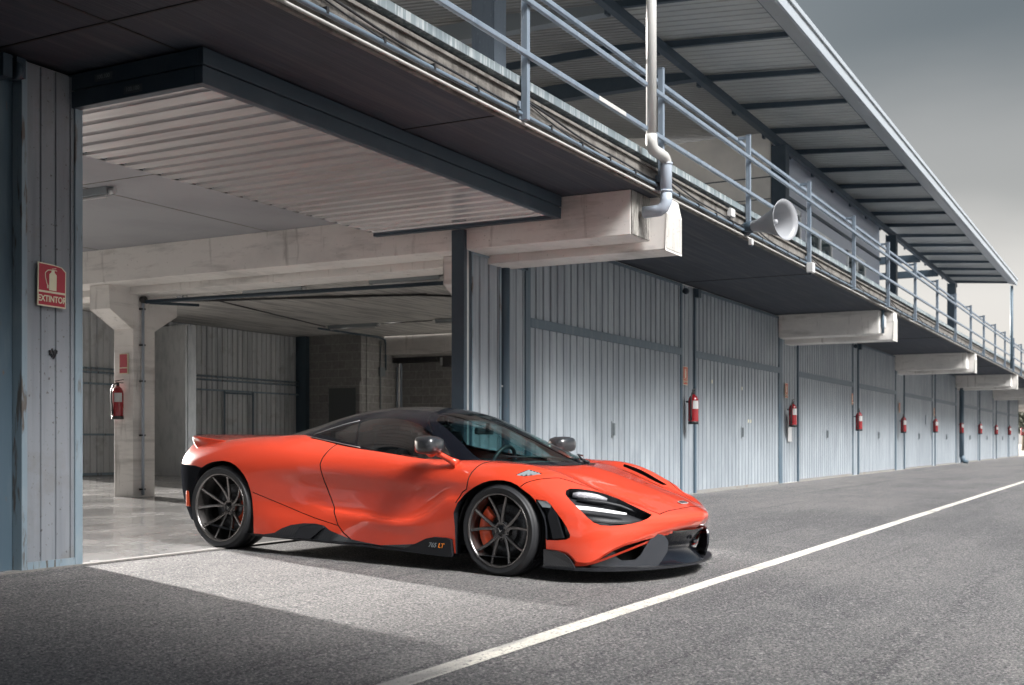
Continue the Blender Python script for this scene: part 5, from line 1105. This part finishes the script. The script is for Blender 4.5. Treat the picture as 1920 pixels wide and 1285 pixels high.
# ------------------------------------------------------------------ wheels
def wheel(x, y, rad, rr, wid, dish, side, steer=0, label=None):
    """built round the origin with +y outboard; rr = outer radius of the rim lip"""
    w = bpy.data.objects.new('wheel', None); COL.objects.link(w); w.parent = CAR
    # a wheel is one part: its pieces are children of the tyre mesh
    bpy.data.objects.remove(w)
    def place(o):
        o.data.transform(Matrix.Translation((x-SH*rad, -y*side, rad)) @ Matrix.Rotation(R(steer), 4, 'Z') @ Matrix.Diagonal((1, side, 1, 1)))
        if side < 0: o.data.flip_normals()
        return o
    def mk(name, mb, m, parent, bevel=0, smooth=None):
        me = bpy.data.meshes.new(name); me.from_pydata([(p[0], -p[1], p[2]) for p in mb.v], [], [tuple(f)[::-1] for f in mb.f]); me.update(); me.materials.append(m)
        me.polygons.foreach_set('use_smooth', mb.sm); o = bpy.data.objects.new(name, me); COL.objects.link(o); o.parent = parent
        if bevel: md = o.modifiers.new('bevel', 'BEVEL'); md.width = bevel; md.segments = 2; md.limit_method = 'ANGLE'; md.angle_limit = R(35)
        return place(o)
    O = (0, 0, 0); AX = (0, 1, 0); h = wid/2
    t = MB(); t.smooth = True
    prof = [(rr-.012, -.004), (rr+.002, .004), (rr+.012, .007), (rr+.03, .008), ((rad+rr)/2+.004, .010), (rad-.030, .004), (rad-.018, -.003), (rad-.008, -.014), (rad-.002, -.030), (rad, -.05)]
    prof += [(rad, -wid*.30), (rad-.006, -wid*.305), (rad-.006, -wid*.33), (rad, -wid*.335), (rad, -wid*.5), (rad-.006, -wid*.505), (rad-.006, -wid*.53), (rad, -wid*.535), (rad, -wid*.8), (rad-.01, -wid*.9), (rad-.04, -wid), (rr, -wid)]
    t.lathe(prof, O, AX, 72); ty = mk('wheel', t, M['tyre'], CAR)
    if label: ty['label'] = label
    r = MB(); r.lathe([(rr, .002), (rr+.0, .006), (rr-.006, .008), (rr-.013, .004), (rr-.016, -.010), (rr-.020, -.03), (rr-.030, -.06), (rr-.036, -.12), (rr-.036, -wid+.02)], O, AX, 72); mk('rim', r, M['rim'], ty)
    s = MB(); s.smooth = False; yh = -dish
    for i in range(10):
        pr = i//2; sg = 1 if i % 2 else -1
        base = R(90+72*pr+ (4 if side > 0 else 4)); tip = base+R(sg*18); root_a = base+R(sg*9)
        pts = []
        for k in range(9):
            q = k/8; a = root_a+(tip-root_a)*(q**.6) if q > .25 else base+(root_a-base)*(.55+.45*q/.25)+(tip-root_a)*(q**.6)*.5
            rad_ = .040+(rr-.020-.040)*q; a = base+(tip-base)*min(1, .30+.70*q**.75) if q > 0 else base+(tip-base)*.30
            yy = yh+(dish-.006)*(q**1.5); wt = .0125-.004*q; dp = .030-.010*q; pts.append((rad_, a, yy, wt, dp))
        b0 = len(s.v)
        for rad_, a, yy, wt, dp in pts:
            c_, s2 = math.cos(a), math.sin(a); tx, tz = -s2, c_
            for ww, yo in ((-wt, -dp), (-wt, -.004), (-wt*.45, 0), (wt*.45, 0), (wt, -.004), (wt, -dp)): s.v.append((c_*rad_+tx*ww, yy+yo, s2*rad_+tz*ww))
        for k in range(8):
            for j in range(6): s.face([b0+6*k+j, b0+6*k+(j+1) % 6, b0+6*k+6+(j+1) % 6, b0+6*k+6+j])
        s.face([b0+48+j for j in range(6)])
    s.smooth = True
    s.lathe([(.066, yh-.05), (.070, yh-.02), (.062, yh-.003), (.048, yh+.001), (.040, yh-.008), (.036, yh-.012), (.034, yh-.004), (0, yh-.004)], O, AX, 40)
    mk('spokes', s, M['rim'], ty)
    c_ = MB(); c_.lathe([(.033, yh-.003), (.033, yh+.003), (.028, yh+.005), (0, yh+.005)], O, AX, 28); cap = mk('centre_cap', c_, M['gloss_black'], ty)
    c_ = MB(); c_.prism([(-.016, yh+.0055, .012), (-.004, yh+.0055, -.016), (.016, yh+.0055, .004), (.0, yh+.0055, -.006)], (0, .001, 0)); mk('cap_emblem', c_, M['ext_label'], cap)
    n_ = MB()
    for i in range(5):
        a = R(90+72*i+36+4); n_.lathe([(.010, yh-.012), (.010, yh-.001), (0, yh-.001)], (math.cos(a)*.052, 0, math.sin(a)*.052), AX, 10)
    split_build(n_, 0, cm=lambda q: mk('wheel_bolt', q, M['satin_black'], ty))
    dk = dish-.035; d = MB(); d.lathe([(.10, -.115-dk), (.10, -.095-dk), (.182 if rad < .34 else .185, -.095-dk), (.183 if rad < .34 else .186, -.125-dk)], O, AX, 56); d.lathe([(0, -.085-dk), (.085, -.085-dk), (.10, -.095-dk)], O, AX, 40); mk('brake_disc', d, M['disc'], ty)
    k_ = MB(); a0 = 176 if x > -1 else -8; b0 = len(k_.v); cx = []
    for i in range(9):
        a = R(a0+(i-4)*(11 if x > -1 else 8))
        taper = 1-.25*abs(i-4)/4
        for r1, yo in ((.118, -.085), (.120, -.068*taper-.010), (.165, -.050), (.205, -.056), (.214, -.085)): k_.v.append((math.cos(a)*r1, yo-dk, math.sin(a)*r1))
    for i in range(8):
        for j in range(4): k_.face([b0+5*i+j, b0+5*i+j+1, b0+5*i+5+j+1, b0+5*i+5+j])
    k_.face([b0+j for j in range(5)]); k_.face([b0+40+j for j in range(5)]); mk('caliper', k_, M['caliper'], ty, bevel=.005)
    bk = MB(); bk.lathe([(0, -.16-dk), (rr-.04, -.16-dk)], O, AX, 32); mk('hub_carrier', bk, M['void'], ty)
    return ty
for side in (1, -1):
    wheel(0, .935*1, .327, .262, .235, .035, side, -4 if side > 0 else -4)
    wheel(-2.67, .955*1, .3455, .279, .29, .095, side, 0)
